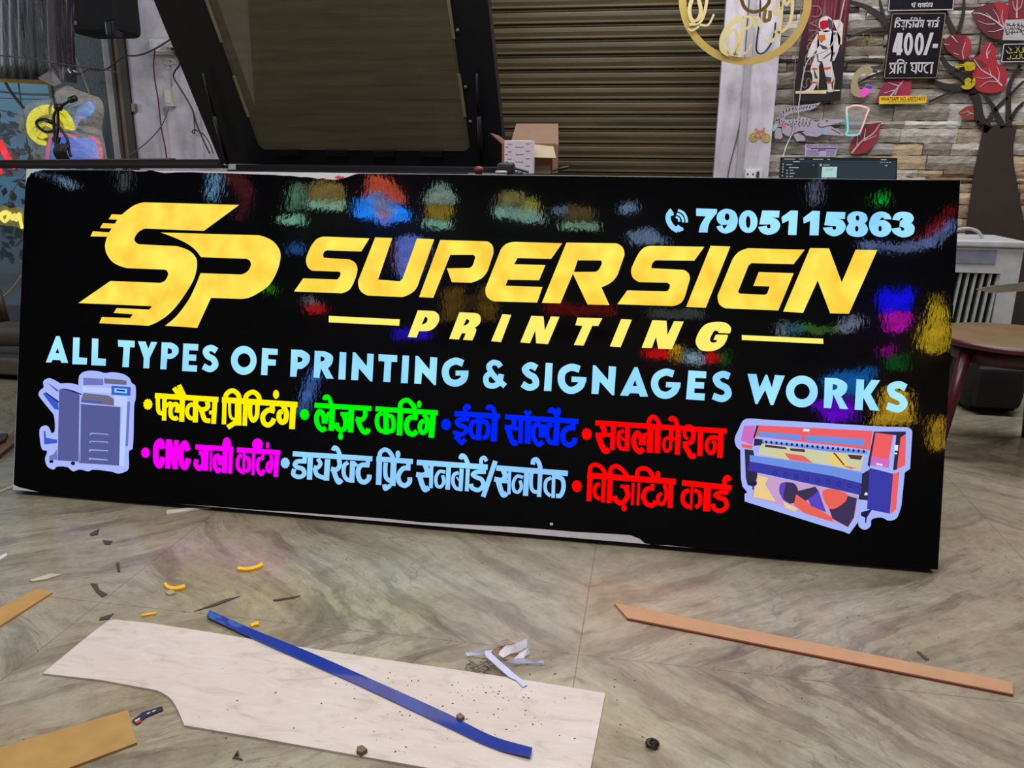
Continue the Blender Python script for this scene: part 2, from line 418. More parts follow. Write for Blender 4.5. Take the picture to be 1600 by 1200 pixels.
path([(242, 78), (240, 100), (242, 125), (247, 155), (252, 200), (258, 230), (262, 260)], 4.34, .004, m_red, 'hanging_red_cable', 'dark red cable hanging straight down from the switch board', 'cable')
path([(271, 82), (280, 92), (280, 102), (273, 112), (272, 122), (286, 145), (300, 170), (306, 190), (316, 215), (328, 240)], 4.34, .0045, m_blk, 'black_plug_cable', 'black cable trailing down to the right from the brown plug', 'cable')
path([(302, 175), (304, 195), (304, 208), (300, 206), (305, 203), (318, 210), (328, 225), (333, 240)], 4.36, .003, m_blk, 'curled_thin_cable', 'thin black wire with a small curl beside the machine lid', 'cable')
path([(252, 94), (262, 91), (275, 98), (264, 101), (252, 97), (263, 94), (277, 93), (268, 99), (256, 100)], 4.35, .004, mat((170, 164, 154), .5), 'bundled_cable', 'dirty white cable tied in a bundle under the switch board', 'cable')
x0, x1, z0, z1 = plate(260, 136, 275, 167, YB)
ad = thing('power_adapter', 'pale rectangular power adapter fixed on the left marble pillar', 'power adapter', ((x0 + x1) / 2, 4.38, z0))
MB().box((x0, 4.355, z0), (x1, 4.4, z1), .004).build('adapter_case', m_cream, ad)
MB().box((x0 + .008, 4.353, z0 + .02), (x1 - .008, 4.356, z1 - .02)).build('rating_label', mat((206, 204, 198), .5, var=.12, scale=180), ad)
MB().tube([on_y(266, 92, 4.37), on_y(267, 118, 4.37), on_y(268, 137, 4.37)], .004).build('input_lead', mat((165, 160, 152), .5), ad)
path([(264, 167), (258, 185), (248, 203), (230, 222), (212, 236), (196, 246)], 4.33, .0035, mat((100, 98, 92), .5), 'adapter_cable', 'thin grey cable running down left from the power adapter', 'cable')
x0, x1, z0, z1 = plate(207, 162, 214, 175, 4.39)
o = MB().box((x0, 4.375, z0), (x1, 4.4, z1), .002).build('door_catch', mat((118, 112, 104), .4, .5)); tag(o, 'small metal door catch at the left edge of the marble pillar', 'door catch')
# shop front: frames, glass, street beyond
m_wood = mat((122, 96, 72), .5, var=.25, stretch=(8, 8, .6)); m_brn = mat((46, 38, 32), .5)
MB().box((-3.008, 4.385, 0), (-2.963, 4.5, 3.4), .003).build('door_frame_1', m_brn, kind='structure')
MB().box((-3.04, 4.395, 0), (-3.008, 4.48, 3.4), .003).build('door_frame_2', m_wood, kind='structure')
MB().box((-3.062, 4.385, 0), (-3.04, 4.5, 3.4), .003).build('door_frame_3', m_brn, kind='structure')
MB().box((-3.12, 4.41, 0), (-3.062, 4.5, 3.4), .003).build('door_frame_4', mat((186, 180, 172), .55, var=.12), kind='structure')
gl = film((150, 165, 170), .10, .03, 'shop_glass')
MB().box((-6.9, 4.44, 0), (-3.12, 4.448, 3.4)).build('window_1', gl, kind='structure')
xd0, xd1 = on_y(66, 60, 4.8).x, on_y(190, 60, 4.8).x
o = MB().box((xd0, 4.79, 1.28), (xd1, 4.83, 3.3), .004).build('dark_glass_stand_in', mat((38, 40, 43), .6, var=.2, scale=3)); tag(o, 'dark grey sheet outside the shop glass standing in for its dark reflecting pane', 'stand_in_sheet')  # opaque sheet added in place of dark tinted door glass and its reflection
xs0, xs1 = on_y(140, 200, 4.85).x, on_y(172, 200, 4.85).x
o = MB().box((xs0, 4.83, 0), (xs1, 4.87, 2.6)).build('dark_post', mat((52, 52, 54), .6)); tag(o, 'dark grey post outside between the glass and the white door jamb', 'post')
# blue house across the street with a hedge and wires
bh = thing('blue_house', 'pale blue house front seen through the shop glass', 'building', (-6, 10, 0))
MB().box((-12, 10, 0), (-5.4, 10.3, 6)).build('house_wall', mat((128, 178, 190), .8, var=.12, scale=2), bh)
a = MB()
for i in range(5): a.box((-11 + 1.6 * i, 9.98, 0), (-10.94 + 1.6 * i, 10, 6))
a.build('wall_joint', mat((92, 150, 176), .8), bh)
MB().box((-12, 9.9, 1.3), (-5.4, 10.0, 1.36)).build('ledge', mat((44, 60, 70), .8), bh)
path([(0, 143), (40, 147), (80, 148), (110, 150)], 8, .012, m_blk, 'street_wire', 'upper black wire crossing in front of the blue house', 'wire')
path([(0, 153), (50, 155), (100, 154)], 8.2, .006, m_blk, 'street_wire', 'thin lower wire crossing in front of the blue house', 'wire')
path([(0, 172), (30, 180), (60, 195), (95, 222)], 7.8, .007, m_blk, 'street_wire', 'thin wire slanting down to the right behind the glass', 'wire')
a = MB(); rnd = random.Random(3)
for i in range(900):
    x = rnd.uniform(-6.3, -3.6); zt = .95 + .35 * math.sin(x * 2.3) + .12 * math.sin(x * 7); z = rnd.uniform(.1, max(.3, zt)); y = rnd.uniform(5.5, 6.0)
    q = Vector((x, y, z)); u = Vector((rnd.gauss(0, 1), rnd.gauss(0, 1), rnd.gauss(0, 1))).normalized() * .05; s_ = u.orthogonal().normalized() * .022
    a.slot(rnd.randrange(2)).add([q - u, q + s_, q + u, q - s_], [(0, 1, 2, 3)])
o = a.build('hedge', [mat((24, 38, 30), .7), mat((46, 66, 64), .6)]); tag(o, 'dark green leafy hedge outside beyond the glass at left', 'hedge', kind='stuff')
# stone faced wall with printed tree mural
YW = 4.5
MB().box((.5, YW + .012, 0), (3.2, YW + .12, 3.4)).build('wall_stone_backing', mat((46, 42, 38), .9), kind='structure')
t = NT('ledge_stone'); at = t.n('ShaderNodeAttribute', attribute_name='stone'); n = t.noise(t.mapping((1, 1, 2.2)), 22, 7, .65, .6); n2 = t.noise(t.mapping((1, 1, 4)), 60, 4)
f = t.ramp(n.outputs[0], [(.3, (.62, .60, .58)), (.55, (1, 1, 1)), (.75, (1.18, 1.17, 1.15))])
t.pbr(t.mix(1, at.outputs[0], f.outputs[0], 'MULTIPLY'), .75, 0, t.bump(n.outputs[0], .7, .012))
rnd = random.Random(11); vs = []; fs = []; cols = []
pal_ = [(188, 182, 170), (172, 164, 152), (200, 194, 182), (156, 146, 134), (134, 122, 110), (180, 166, 142), (206, 202, 194)]
z = .0
while z < 2.35:
    h = rnd.choice((.026, .036, .046, .058, .07, .082)); x = .52 - rnd.uniform(0, .1)
    while x < 2.6:
        L = rnd.uniform(.10, .34) * (1.2 if h > .04 else 1); d = rnd.choice((0, .004, .010, .016)) + rnd.uniform(0, .003); x1 = x + L
        c = list(lin(rnd.choice(pal_)))
        k = rnd.uniform(.72, 1.12)
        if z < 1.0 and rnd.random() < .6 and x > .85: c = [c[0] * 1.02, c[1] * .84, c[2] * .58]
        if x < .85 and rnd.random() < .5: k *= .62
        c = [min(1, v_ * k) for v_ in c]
        nx, nz = max(2, int(L / .03)), 3; o_ = len(vs); g = .0012
        for iz in range(nz):
            for ix in range(nx + 1):
                X = x + g + (L - 2 * g) * ix / nx + (rnd.uniform(-.004, .004) if 0 < ix < nx else 0); Z = z + g + (h - 2 * g) * iz / (nz - 1) + rnd.uniform(-.0025, .0025)
                vs.append((min(max(X, .5585), 2.7), YW - d * (1 if iz else .55) - rnd.uniform(0, .004) - .004 * (iz == 1), Z))
        w_ = nx + 1
        for iz in range(nz - 1):
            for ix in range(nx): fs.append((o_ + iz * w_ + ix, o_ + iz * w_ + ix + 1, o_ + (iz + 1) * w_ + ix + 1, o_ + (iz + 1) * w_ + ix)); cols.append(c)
        ring = [o_ + i for i in range(w_)] + [o_ + w_ + nx, o_ + 2 * w_ + nx] + [o_ + 2 * w_ + i for i in range(nx - 1, -1, -1)] + [o_ + w_]
        b0 = len(vs)
        for q in ring: vs.append((vs[q][0], YW + .013, vs[q][2]))
        for i in range(len(ring)):
            j = (i + 1) % len(ring); fs.append((ring[i], b0 + i, b0 + j, ring[j])); cols.append(c)
        x = x1
    z += h
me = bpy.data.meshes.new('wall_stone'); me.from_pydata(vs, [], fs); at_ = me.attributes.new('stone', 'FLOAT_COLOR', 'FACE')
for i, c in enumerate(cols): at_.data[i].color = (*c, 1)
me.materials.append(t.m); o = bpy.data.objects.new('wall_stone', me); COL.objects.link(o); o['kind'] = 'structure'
# mural: tree and leaves, thin printed film on the stone
YM = YW - .031
WN = Vector((0, -1, 0))
def wall(ox, oy, s, Y=YM): return lambda x, y: on_y(ox + x / s, oy + y / s, Y)
m_tree = mat((48, 37, 29), .8, var=.12); m_tree2 = mat((38, 32, 31), .8, var=.15)
r4 = wall(1160, 0, 3.636); r5 = wall(1460, 0, 6)
tr = thing('painted_tree', 'dark brown painted tree with bare branches on the stone wall', 'wall mural', (1.55, YM, 0))
MB().prism([smooth(P('1538,196 1590,197 1583,240* 1592,300* 1600,345* 1618,400 1615,560 1440,560 1500,410* 1512,340* 1522,270*'), True)], wall(0, 0, 1), WN, .004).build('trunk', m_tree, tr)
for ww, s_ in ((60, '1400,740* 1350,670* 1330,560* 1290,510* 1150,490* 1060,455*'), (50, '1320,540* 1260,440* 1170,380* 1130,320*'), (42, '1400,740 1330,690*'), (36, '1485,725* 1420,600* 1380,540*'), (36, '1515,725* 1512,620* 1520,480* 1580,370*'), (26, '1395,690* 1440,620* 1500,560* 1600,460*'), (24, '1525,680* 1560,620* 1600,580*'), (30, '1250,400* 1240,280* 1225,180*'), (26, '1225,190* 1255,80* 1260,-30*'), (34, '1215,210* 1160,90* 1130,0*'), (44, '830,160* 780,90* 700,40* 610,10*'), (26, '800,90* 780,0*'), (24, '830,165* 740,170* 600,215*'), (22, '800,345* 680,340* 580,352*'), (20, '800,410* 720,440* 660,470*'), (14, '1060,580* 1200,520* 1280,520*'), (16, '1270,390* 1350,290*'), (14, '1340,330* 1360,180*')):
    MB().stroke(smooth(P(s_), False), ww, r4, WN, .004, (1, .5)).build('branch', m_tree2, tr)

r4 = wall(1160, 0, 3.636, YM - .006); r5 = wall(1460, 0, 6, YM - .006)
def leaf(outline, c, fn, label, name='painted_leaf', half=None, veins=()):
    lf = thing(name, label, 'wall mural', fn(*[float(q) for q in outline.split()[0].rstrip('*').split(',')]), 'red painted leaves on the stone wall')
    MB().prism([smooth(P(outline), True)], fn, WN, .003).build('leaf_blade', mat(c, .6, var=.12, scale=12), lf)
    g = lambda x, y: fn(x, y) + WN * .0012
    if half: MB().prism([smooth(P(half[0]), True)], g, WN, .001).build('leaf_half', mat(half[1], .6, var=.12, scale=12), lf)
    a = MB(); g2 = lambda x, y: fn(x, y) + WN * .0024
    for ww, s_ in veins: a.stroke(smooth(P(s_), False), ww, g2, WN, .0008, (1, .4))
    a.build('leaf_vein', mat((196, 176, 178), .6), lf)
leaf('345,120 460,50* 600,22* 690,55* 690,200* 650,360* 520,350* 430,270*', (92, 28, 40), r5, 'large dark crimson leaf painted high at the right edge', half=('560,30* 640,25* 695,60* 670,240 620,230* 600,120*', (150, 30, 38)), veins=((16, '655,265* 560,190* 440,130* 355,122*'), (9, '560,190* 480,120*'), (9, '610,225* 590,150* 545,85*'), (9, '655,265* 560,295* 500,297*'), (9, '570,225* 480,225* 410,195*'), (9, '655,250* 630,170* 640,90*')))
leaf('350,540 420,520* 470,420* 520,395* 570,450* 590,590* 660,640* 685,720* 640,840* 540,870* 440,860* 380,820*', (160, 36, 44), r5, 'big bright red leaf painted beside the gold birds', half=('350,540 440,570* 500,620 430,640 380,620*', (112, 30, 40)), veins=((16, '632,805* 550,720* 440,655* 370,555*'), (8, '550,720* 460,735* 390,725*'), (8, '600,770* 500,765* 420,820*'), (8, '600,760* 605,680* 580,620*'), (8, '530,700* 510,640*'), (12, '495,550* 490,480* 525,405*'), (7, '492,520* 525,470*')))
leaf('700,-20 735,-20 850,-20 850,180 690,175 690,60', (120, 28, 38), r5, 'red leaf painted at the top right corner above the arabic plaque', veins=((16, '770,170* 772,80* 778,-20*'), (8, '770,110* 740,60* 735,10*'), (8, '772,100* 810,60* 825,0*')))
leaf('80,400 160,330* 290,335* 340,390* 335,500* 285,565* 230,555* 130,480*', (110, 26, 36), r5, 'dark red leaf painted behind the branch right of the price sign', half=('270,400 300,340* 340,400* 320,520* 270,560*', (156, 34, 42)), veins=((12, '160,335* 215,400*'), (9, '90,415* 140,420*'), (10, '270,550* 262,480* 290,400*'), (9, '185,500* 230,515*')))
leaf('225,1060 300,1000* 365,995 372,1115 280,1110*', (140, 58, 38), r5, 'small orange red leaf painted low on the stone wall', veins=((7, '365,1070* 300,1050* 235,1065*'), (5, '330,1060* 300,1025*'), (5, '340,1065* 300,1085*')))
leaf('755,585 790,500* 830,450 960,450 950,530* 910,560*', (128, 28, 62), r4, 'plum red leaf painted right under the price sign', half=('890,460 960,450 950,535* 905,560*', (150, 36, 70)), veins=((9, '820,570* 880,500* 915,455*'), (6, '870,510* 800,530*'), (6, '890,490* 830,470*'), (6, '865,540* 885,500*')))
leaf('787,695 760,800* 700,865* 625,878 612,830* 650,760* 720,710*', (142, 34, 52), r4, 'dark red leaf painted low beside the neon cup', half=('787,695 720,710* 650,760* 645,840 700,800*', (112, 26, 42)), veins=((10, '620,870* 680,800* 740,760* 780,705*'), (6, '650,835* 655,760*'), (6, '690,795* 700,730*'), (6, '690,800* 760,770*')))
# ------------------------------------------------------------------ the lit sign board
sign = thing('lit_sign_board', 'long black glossy shop sign with lit lettering, leaning back against the laser machine', 'sign', S0)
sign.rotation_euler = (-LEAN, 0, 0); LOCAL.add(sign.name)
NRM = Vector((0, -1, 0))
def sg(off):
    def f(x, y):
        u, v = on_sign(x, y); return Vector((u, -off, v))
    return f
def crop(ox, oy, s, off=.0014):
    g = sg(off); return lambda x, y: g(ox + x / s, oy + y / s)
m_back = mat((205, 203, 206), .45, var=.05)
t = NT('black_vinyl'); v = t.mapping((1, 1, .45)); n1 = t.noise(v, 120, 3, .55); n2 = t.noise(t.mapping((1, 1, .5)), 7, 2)
hgt = t.math('ADD', t.math('MULTIPLY', n1.outputs[0], .10), t.math('MULTIPLY', n2.outputs[0], .45))
rg = t.ramp(t.noise(t.mapping((1, 1, .4)), 14, 4).outputs[0], [(.35, (.012,) * 3), (.75, (.045,) * 3)])
t.pbr((.0022, .0022, .0028), rg.outputs[0], 0, t.bump(hgt, .16, .0042), 1.62)
m_vinyl = t.m
MB().box((0, 0, 0), (SW, .0577, SH), .0015).build('cabinet', mat((40, 40, 44), .5, var=.1), sign)
MB().box((.0005, -.0006, .0005), (SW - .0005, -.00005, SH - .0005)).build('white_acrylic_face', m_back, sign)['label'] = 'white acrylic sheet showing at the torn edges'
vo = '47.5,274 43,278.5 41.4,284 40.4,291 39.6,300 38.6,318 38.9,321 38.0,330 37.4,348 36.4,374 36.6,378 35.5,400 32.4,480 29.3,560 26.2,640 21.7,757 30,761 40,763.3 55,767.2 62,768.7 120,774.6 230,784 336,791.2 350,792.6 400,796.5 460,800 500,803 550,806.3 600,810 660,816 720,819 800,823 860,827.5 900,831 940,833 985,836 1000,842 1008,849 1020,851 1045,852 1066,854.3 1090,857 1200,867 1330,878.5 1400,884 1465.2,890 1471.2,790 1481,620 1490.8,450 1500.2,282 1380,281 1100,277.6 800,274 562,271.3 556,272.2 546,276 534,279.4 524,281.2 517,280.6 511,280.2 506,278.8 497,279.6 488,277.8 478,276.6 470,277 455,274.8 441,274.6 428,273.3 410,272.8 380,271.8 350,270.6 322,270.4 300,269.2 275,269.6 258,270.6 252,269.6 246,268.4 239,266.6 234,266.3 228,267.6 214,268 206,266.4 190,266.2 120,265.6 66,265.6 60,268 56,267.6 52,270.4 49.5,269.8 47,273.5'
g0 = sg(.001)
MB().prism([[p[:2] for p in P(vo)]], g0, NRM, .0004).build('black_vinyl_face', m_vinyl, sign)
a = MB(); a.prism([[p[:2] for p in P('523,276.7 531,274.2 531,276 538,276 538,279 531,279 530,281.3')]], sg(.0016), NRM, .0003).build('arrow_print', mat((196, 60, 72), .5), sign)['label'] = 'red arrow printed on the torn white edge'
loop_ = [(859, 817), (863.5, 816.5), (864.5, 820), (860, 821)]
MB().prism([loop_], sg(.0016), NRM, .0003).build('vinyl_nick', m_back, sign)['label'] = 'small white nick in the vinyl'
YEL = glow((255, 208, 68), 1.0, (255, 240, 96), 13)
LEM = glow((255, 240, 112), 1.0)
SKY = glow((140, 212, 255), 1.0, (168, 238, 255), 6)
PAL = glow((142, 200, 255), 1.0, (150, 222, 255), 5)
def loops(fn, m, name, *ls, depth=.0012, label=None):
    a = MB()
    for l in ls:
        a.prism([smooth(P(q), True) if isinstance(q, str) else q for q in l], fn, NRM, depth)
    o = a.build(name, m, sign)
    if label: o['label'] = label
    return o
A = crop(120, 310, 8); B = crop(250, 340, 8)
loops(A, YEL, 'logo_letter', ['850,50 2032,83 1590,407 855,378 770,425* 722,510* 745,555* 790,575 1240,597 1400,650* 1490,740* 1505,850* 1470,1000* 1400,1130* 1270,1320* 1150,1450* 1020,1540* 900,1592 285,1560 318,1482 670,1497 705,1450 465,1432 500,1372 910,1390 945,1348 25,1308 425,1032 1045,1057 1110,1025* 1145,950* 1130,905* 1090,890 640,873 470,810* 380,700* 357,590* 385,480 175,475 205,412 410,425 440,375 295,372 330,310 480,318 510,268 402,262 440,200 565,205 700,100* 780,65*'], label='speed-lined yellow S of the logo')
loops(B, YEL, 'logo_letter', ['10,187 1240,222 1400,285* 1490,390* 1510,490* 1470,660* 1370,840* 1220,950* 1100,1005* 1000,1017 640,1003 468,1378 65,1352 210,1230* 360,1030* 440,870* 510,695 1020,712 1100,670* 1140,590* 1125,540* 1080,515 515,495 440,400* 330,320* 180,250*'], label='yellow P of the logo')
D = crop(450, 350, 6.6667); E_ = crop(640, 360, 6.6667); F_ = crop(840, 360, 6.6667); G_ = crop(1000, 370, 6.6667); H_ = crop(1180, 370, 6.6667)
for fn, l in ((D, ['380,132 850,150 765,287 405,275 378,292* 368,325* 375,352 640,370 705,410* 725,480* 690,600* 640,685* 560,722 65,703 160,567 510,578 535,558* 550,515* 535,497 255,487 205,445* 190,370* 215,290* 250,220* 305,155*']),
              (D, ['910,140 1088,147 940,580 1165,597 1195,570 1345,152 1525,160 1370,590 1315,700* 1190,762 830,745 755,695* 732,610* 745,560']),
              (E_, ['320,100 810,115 865,160* 872,250 815,420 750,500* 640,545 440,540 390,395 620,392 655,370* 685,275 665,255 425,255 248,702 100,695']),
              (E_, ['1100,120 1590,135 1475,298 1125,288 1090,352 1415,362 1350,520 1025,515 1000,577 1385,590 1330,752 880,740 805,690* 792,600 950,200 1010,140*']),
              (F_, ['300,128 820,135 888,180* 905,260 835,460 770,540* 665,592 748,778 520,772 368,452 238,760 45,755', '418,312 378,433 600,432 635,412* 672,340 660,314']),
              (G_, ['130,95 670,105 565,250 165,245 128,280* 120,328 450,345 505,380* 520,440 475,600 425,690* 330,722 -237,703 -132,558 270,570 300,550* 312,500 285,478 -7,473 -75,425* -92,345* -50,240* -7,163* 50,110*']),
              (G_, ['735,95 940,102 685,740 480,730']),
              (G_, ['1130,120 1715,135 1600,285 1160,275 1130,300 1020,575 1040,592 1300,605 1325,590 1350,517 1180,512 1235,368 1600,380 1440,768 890,745 825,700* 808,610 960,240 1025,160*']),
              (H_, ['570,118 768,122 900,475 1045,135 1270,140 975,802 780,798 650,455 498,792 290,780'])):
    loops(fn, YEL, 'letter', l)
I1 = crop(500, 475, 5); I2 = crop(800, 485, 4.4444)
loops(I1, LEM, 'underline', ['70,93 625,120 620,170 70,143'])
loops(sg(.0014), LEM, 'underline', ['1159,523.5 1286,529.3 1286.4,537.4 1159,531.3'])
for fn, l in ((I1, ['765,50 890,55 928,85* 930,135* 885,195* 830,212 775,212 755,262 687,258', '822,100 840,112* 832,145* 795,160']),
              (I1, ['1090,65 1215,70 1253,95* 1250,150* 1210,185 1222,205* 1190,285 1118,280 1140,230 1110,228 1085,278 1010,272', '1145,118 1167,130* 1155,155* 1120,170']),
              (I1, ['1425,80 1495,85 1415,298 1338,290']), (I2, ['135,38 220,42 228,140 270,42 330,45 250,235 168,228 162,140 125,228 58,222']),
              (I2, ['455,50 627,55 600,108 558,107 497,245 430,240 490,108 440,103']), (I2, ['758,60 832,65 755,255 680,250']),
              (I2, ['975,68 1073,72 1080,170 1125,75 1192,78 1110,270 1015,265 1000,185 970,262 900,260']),
              (I2, ['1390,83 1480,85* 1520,120* 1512,160 1435,157 1430,145 1405,143* 1375,200* 1385,222* 1418,220 1425,207 1398,205 1415,168 1500,170 1470,240* 1400,280* 1310,275* 1275,220* 1300,145* 1340,100*'])):
    loops(fn, LEM, 'letter', l)
# phone number with a handset
J1 = crop(1030, 310, 7.619); J2 = crop(1230, 310, 7.619)
a = MB()
for pts, ww in ((P('150,150* 110,200* 112,270* 160,345* 225,385*'), 62), (P('120,160* 148,140*'), 45), (P('140,190* 168,180*'), 40), (P('210,375* 245,330*'), 55), (P('225,385* 285,360*'), 40), (P('225,140* 290,175* 322,235* 328,288*'), 30), (P('210,182* 255,205* 280,245* 285,285*'), 28), (P('197,220* 228,238* 240,278*'), 25)):
    a.stroke(smooth(pts, False), ww, J1, NRM, .001)
a.build('handset_symbol', SKY, sign)
for fn, l in ((J1, ['440,120 690,128 685,180 600,290* 575,408 470,405 495,310* 555,215 440,210']),
              (J1, ['810,125* 900,160* 935,260* 900,370* 800,418* 720,395* 680,335 750,320 775,360* 812,308 740,315* 690,270* 688,200* 735,145*', ell(808, 222, 28, 42)]),
              (J1, [ell(1058, 277, 112, 135, 32), ell(1058, 282, 27, 72)]),
              (J1, ['1225,145 1432,148 1425,230 1300,228 1400,250* 1440,320* 1400,400* 1300,435* 1215,405* 1178,340 1282,325 1290,355* 1322,350* 1318,310* 1288,313 1190,310']),
              (J2, ['-69,225 40,145 128,148 108,438 8,435 20,262 -59,300']), (J2, ['190,232 300,148 388,152 372,440 265,440 272,270 195,300']),
              (J2, ['470,160 692,165 685,245 560,245 650,260* 695,330* 660,410* 560,452* 470,420* 425,350 535,342 545,370* 575,370* 578,335* 545,330 440,320']),
              (J2, ['835,155* 930,185* 955,250* 920,298 960,370* 920,440* 825,460* 730,430* 700,370* 735,300 712,240* 745,180*', ell(835, 235, 22, 31), ell(827, 362, 20, 35)]),
              (J2, ['1130,158* 1210,190* 1240,250 1155,250 1130,228* 1095,265 1160,262* 1225,310* 1235,380* 1190,440* 1100,460* 1010,420* 972,320* 1000,220* 1055,172*', ell(1104, 360, 20, 34)]),
              (J2, ['1370,160* 1470,180* 1505,240* 1475,295 1515,350* 1490,430* 1380,465* 1270,420* 1240,360 1345,347 1365,388* 1392,370* 1375,345* 1335,338 1340,270 1368,255* 1372,235* 1350,240* 1335,265 1250,255 1285,185*'])):
    loops(fn, SKY, 'digit', l)
# the line of white-blue capitals
K1 = crop(60, 520, 5.3333); K2 = crop(350, 530, 6.4); K3 = crop(580, 540, 6.4); K4 = crop(800, 550, 4.4444); K5 = crop(1160, 570, 5.7143)
def word(m, *items, name='word'):
    a = MB()
    for fn, kind, d in items:
        if kind == 'p': a.prism([smooth(P(q), True) if isinstance(q, str) else q for q in d], fn, NRM, .0012)
        else: a.stroke(smooth(P(d[0]), False), d[1], fn, NRM, .0012)
    return a.build(name, m, sign)
word(SKY, (K1, 'p', ['150,28 180,28 250,252 195,250 185,228 120,225 110,247 65,247', '162,125 178,172 145,168']), (K1, 'p', ['293,38 347,40 340,205 408,210 405,265 285,262']), (K1, 'p', ['450,47 502,50 497,212 565,217 562,275 443,270']))
word(SKY, (K1, 'p', ['665,60 805,67 803,122 765,120 755,287 702,285 712,118 668,115']), (K1, 'p', ['832,70 895,73 918,135 942,75 993,78 930,210 925,297 877,295 880,210']),
     (K1, 'p', ['1030,80 1110,82 1165,120* 1165,175* 1110,218 1075,218 1068,305 1018,303', '1080,128 1112,140* 1112,170* 1078,175']), (K1, 'p', ['1210,88 1335,95 1332,148 1258,145 1256,180 1318,183 1315,235 1255,232 1252,268 1325,272 1322,325 1200,318']),
     (K1, 's', ('1487,150* 1440,126* 1398,150* 1412,192* 1460,222* 1475,270* 1432,303* 1375,278*', 52)))
word(SKY, (K2, 'p', [ell(200, 212, 128, 145, 36), ell(203, 211, 65, 70, 30)]), (K2, 'p', ['385,88 540,98 537,158 445,155 443,200 522,205 518,265 440,262 435,360 372,357']))
word(SKY, (K2, 'p', ['675,103 780,108 855,160* 850,235* 780,297 735,298 725,375 663,373', '738,175 783,190* 780,220* 737,232']), (K2, 'p', ['910,115 1000,120 1085,165* 1085,235* 1040,290 1098,395 1025,393 970,290 955,388 897,383', '968,172 1005,185* 1000,215* 966,222']),
     (K2, 'p', ['1160,128 1225,132 1215,405 1145,402']), (K2, 'p', ['1290,130 1315,132 1430,270 1435,143 1500,148 1485,425 1465,422 1350,290 1342,410 1273,408']),
     (K3, 'p', ['75,85 262,97 260,165 203,162 192,365 123,362 135,158 75,155']), (K3, 'p', ['315,98 380,102 367,377 298,375']), (K3, 'p', ['445,103 470,103 585,240 592,115 662,120 648,397 630,395 510,265 500,383 432,380']),
     (K3, 's', ('920,178* 845,155* 765,195* 742,270* 772,350* 845,376* 915,345* 940,290*', 70)), (K3, 'p', ['845,250 975,250 972,302 845,300']))
word(SKY, (K3, 's', ('1295,212* 1270,180* 1220,170* 1180,205* 1195,255* 1255,330* 1340,405*', 56)), (K3, 's', ('1195,272* 1150,315* 1160,385* 1220,403* 1280,370* 1302,285*', 56)), name='ampersand')
word(SKY, (K4, 's', ('172,112* 130,93* 92,118* 112,152* 155,178* 165,225* 122,247* 72,222*', 46)), (K4, 'p', ['235,75 283,78 273,272 222,270']), (K4, 's', ('470,120* 410,106* 352,140* 345,210* 380,258* 425,265* 475,235* 488,195*', 50)), (K4, 'p', ['415,170 517,175 515,210 412,208']),
     (K4, 'p', ['562,92 580,92 668,195 672,98 723,102 710,300 695,300 610,205 600,292 552,290']), (K4, 'p', ['850,105 872,105 945,310 890,310 880,288 820,285 805,305 750,302', '855,195 868,237 838,235']),
     (K4, 's', ('1122,152* 1065,140* 1005,172* 990,230* 1020,286* 1075,300* 1125,272* 1145,230*', 50)), (K4, 'p', ['1070,208 1172,212 1168,247 1068,245']), (K4, 'p', ['1225,128 1350,135 1347,183 1273,180 1271,208 1335,210 1332,255 1268,252 1265,285 1340,288 1335,337 1208,328']),
     (K4, 's', ('1510,170* 1465,155* 1418,180* 1435,222* 1488,252* 1500,295* 1460,324* 1395,305*', 48)))
word(SKY, (K5, 'p', ['45,80 125,83 152,205 205,88 222,90 262,205 290,90 378,97 275,360 250,358 203,225 133,352 115,350']), (K5, 'p', [ell(530, 238, 142, 142, 36), ell(530, 238, 70, 70, 30)]),
     (K5, 'p', ['735,115 840,120 930,170* 925,240* 880,282 943,395 870,392 812,265 790,388 725,385', '805,172 845,185* 840,215* 803,225']), (K5, 'p', ['1018,128 1085,132 1082,235 1150,135 1228,138 1145,262 1222,410 1140,405 1078,290 1072,405 1000,402']),
     (K5, 's', ('1458,205* 1395,178* 1325,205* 1340,258* 1415,300* 1440,350* 1390,393* 1290,365*', 66)))
# hindi words as brush strokes: (width, points) in each crop
def hindi(m, fn, *items):
    a = MB()
    for it in items:
        if it[0] == 'e': a.prism([ell(*it[1:])], fn, NRM, .0012)
        elif it[0] == 'p': a.prism([smooth(P(it[1]), True)], fn, NRM, .0012)
        else: a.stroke(smooth(P(it[1]), False), it[0], fn, NRM, .0012)
    return a.build('hindi_word', m, sign)
def bullet(m, fn, cx, cy, r):
    L = []
    for i in range(48):
        q = r * (1 + .085 * math.cos(i * math.pi * 2 * 11 / 48)) ; L.append((cx + .92 * q * math.cos(i * math.pi / 24), cy + 1.1 * q * math.sin(i * math.pi / 24)))
    MB().prism([L], fn, NRM, .0012).build('bullet', m, sign)
YE2 = glow((255, 240, 0)); GRN = glow((0, 250, 10)); BLU = glow((0, 38, 255)); RED = glow((255, 6, 8)); MAG = glow((255, 0, 252))
w1 = crop(220, 590, 12)
bullet(YE2, w1, 138, 500, 90)
hindi(YE2, w1, (100, '270,338 1460,412'), (85, '625,190 735,350'), (90, '718,140 818,350'), (78, '325,380 328,560* 350,650* 420,680*'), (82, '450,370 442,805'), (70, '440,560* 500,520* 545,480* 580,490*'), (82, '700,745* 650,770* 580,730* 560,620* 590,530* 660,495* 695,550* 675,655*'), (62, '690,640* 735,540* 790,500*'), (95, '785,400 772,825'),
      (76, '1020,520* 940,505* 880,580* 880,690* 935,760* 1020,755*'), (98, '1035,420 1025,840'), (55, '1050,590* 1100,520*'), (88, '1250,450* 1262,540* 1210,590* 1095,592*'), (90, '1140,600* 1175,720* 1215,795* 1305,812*'), (70, '1285,655 1390,650'), (90, '1395,440 1368,865'))
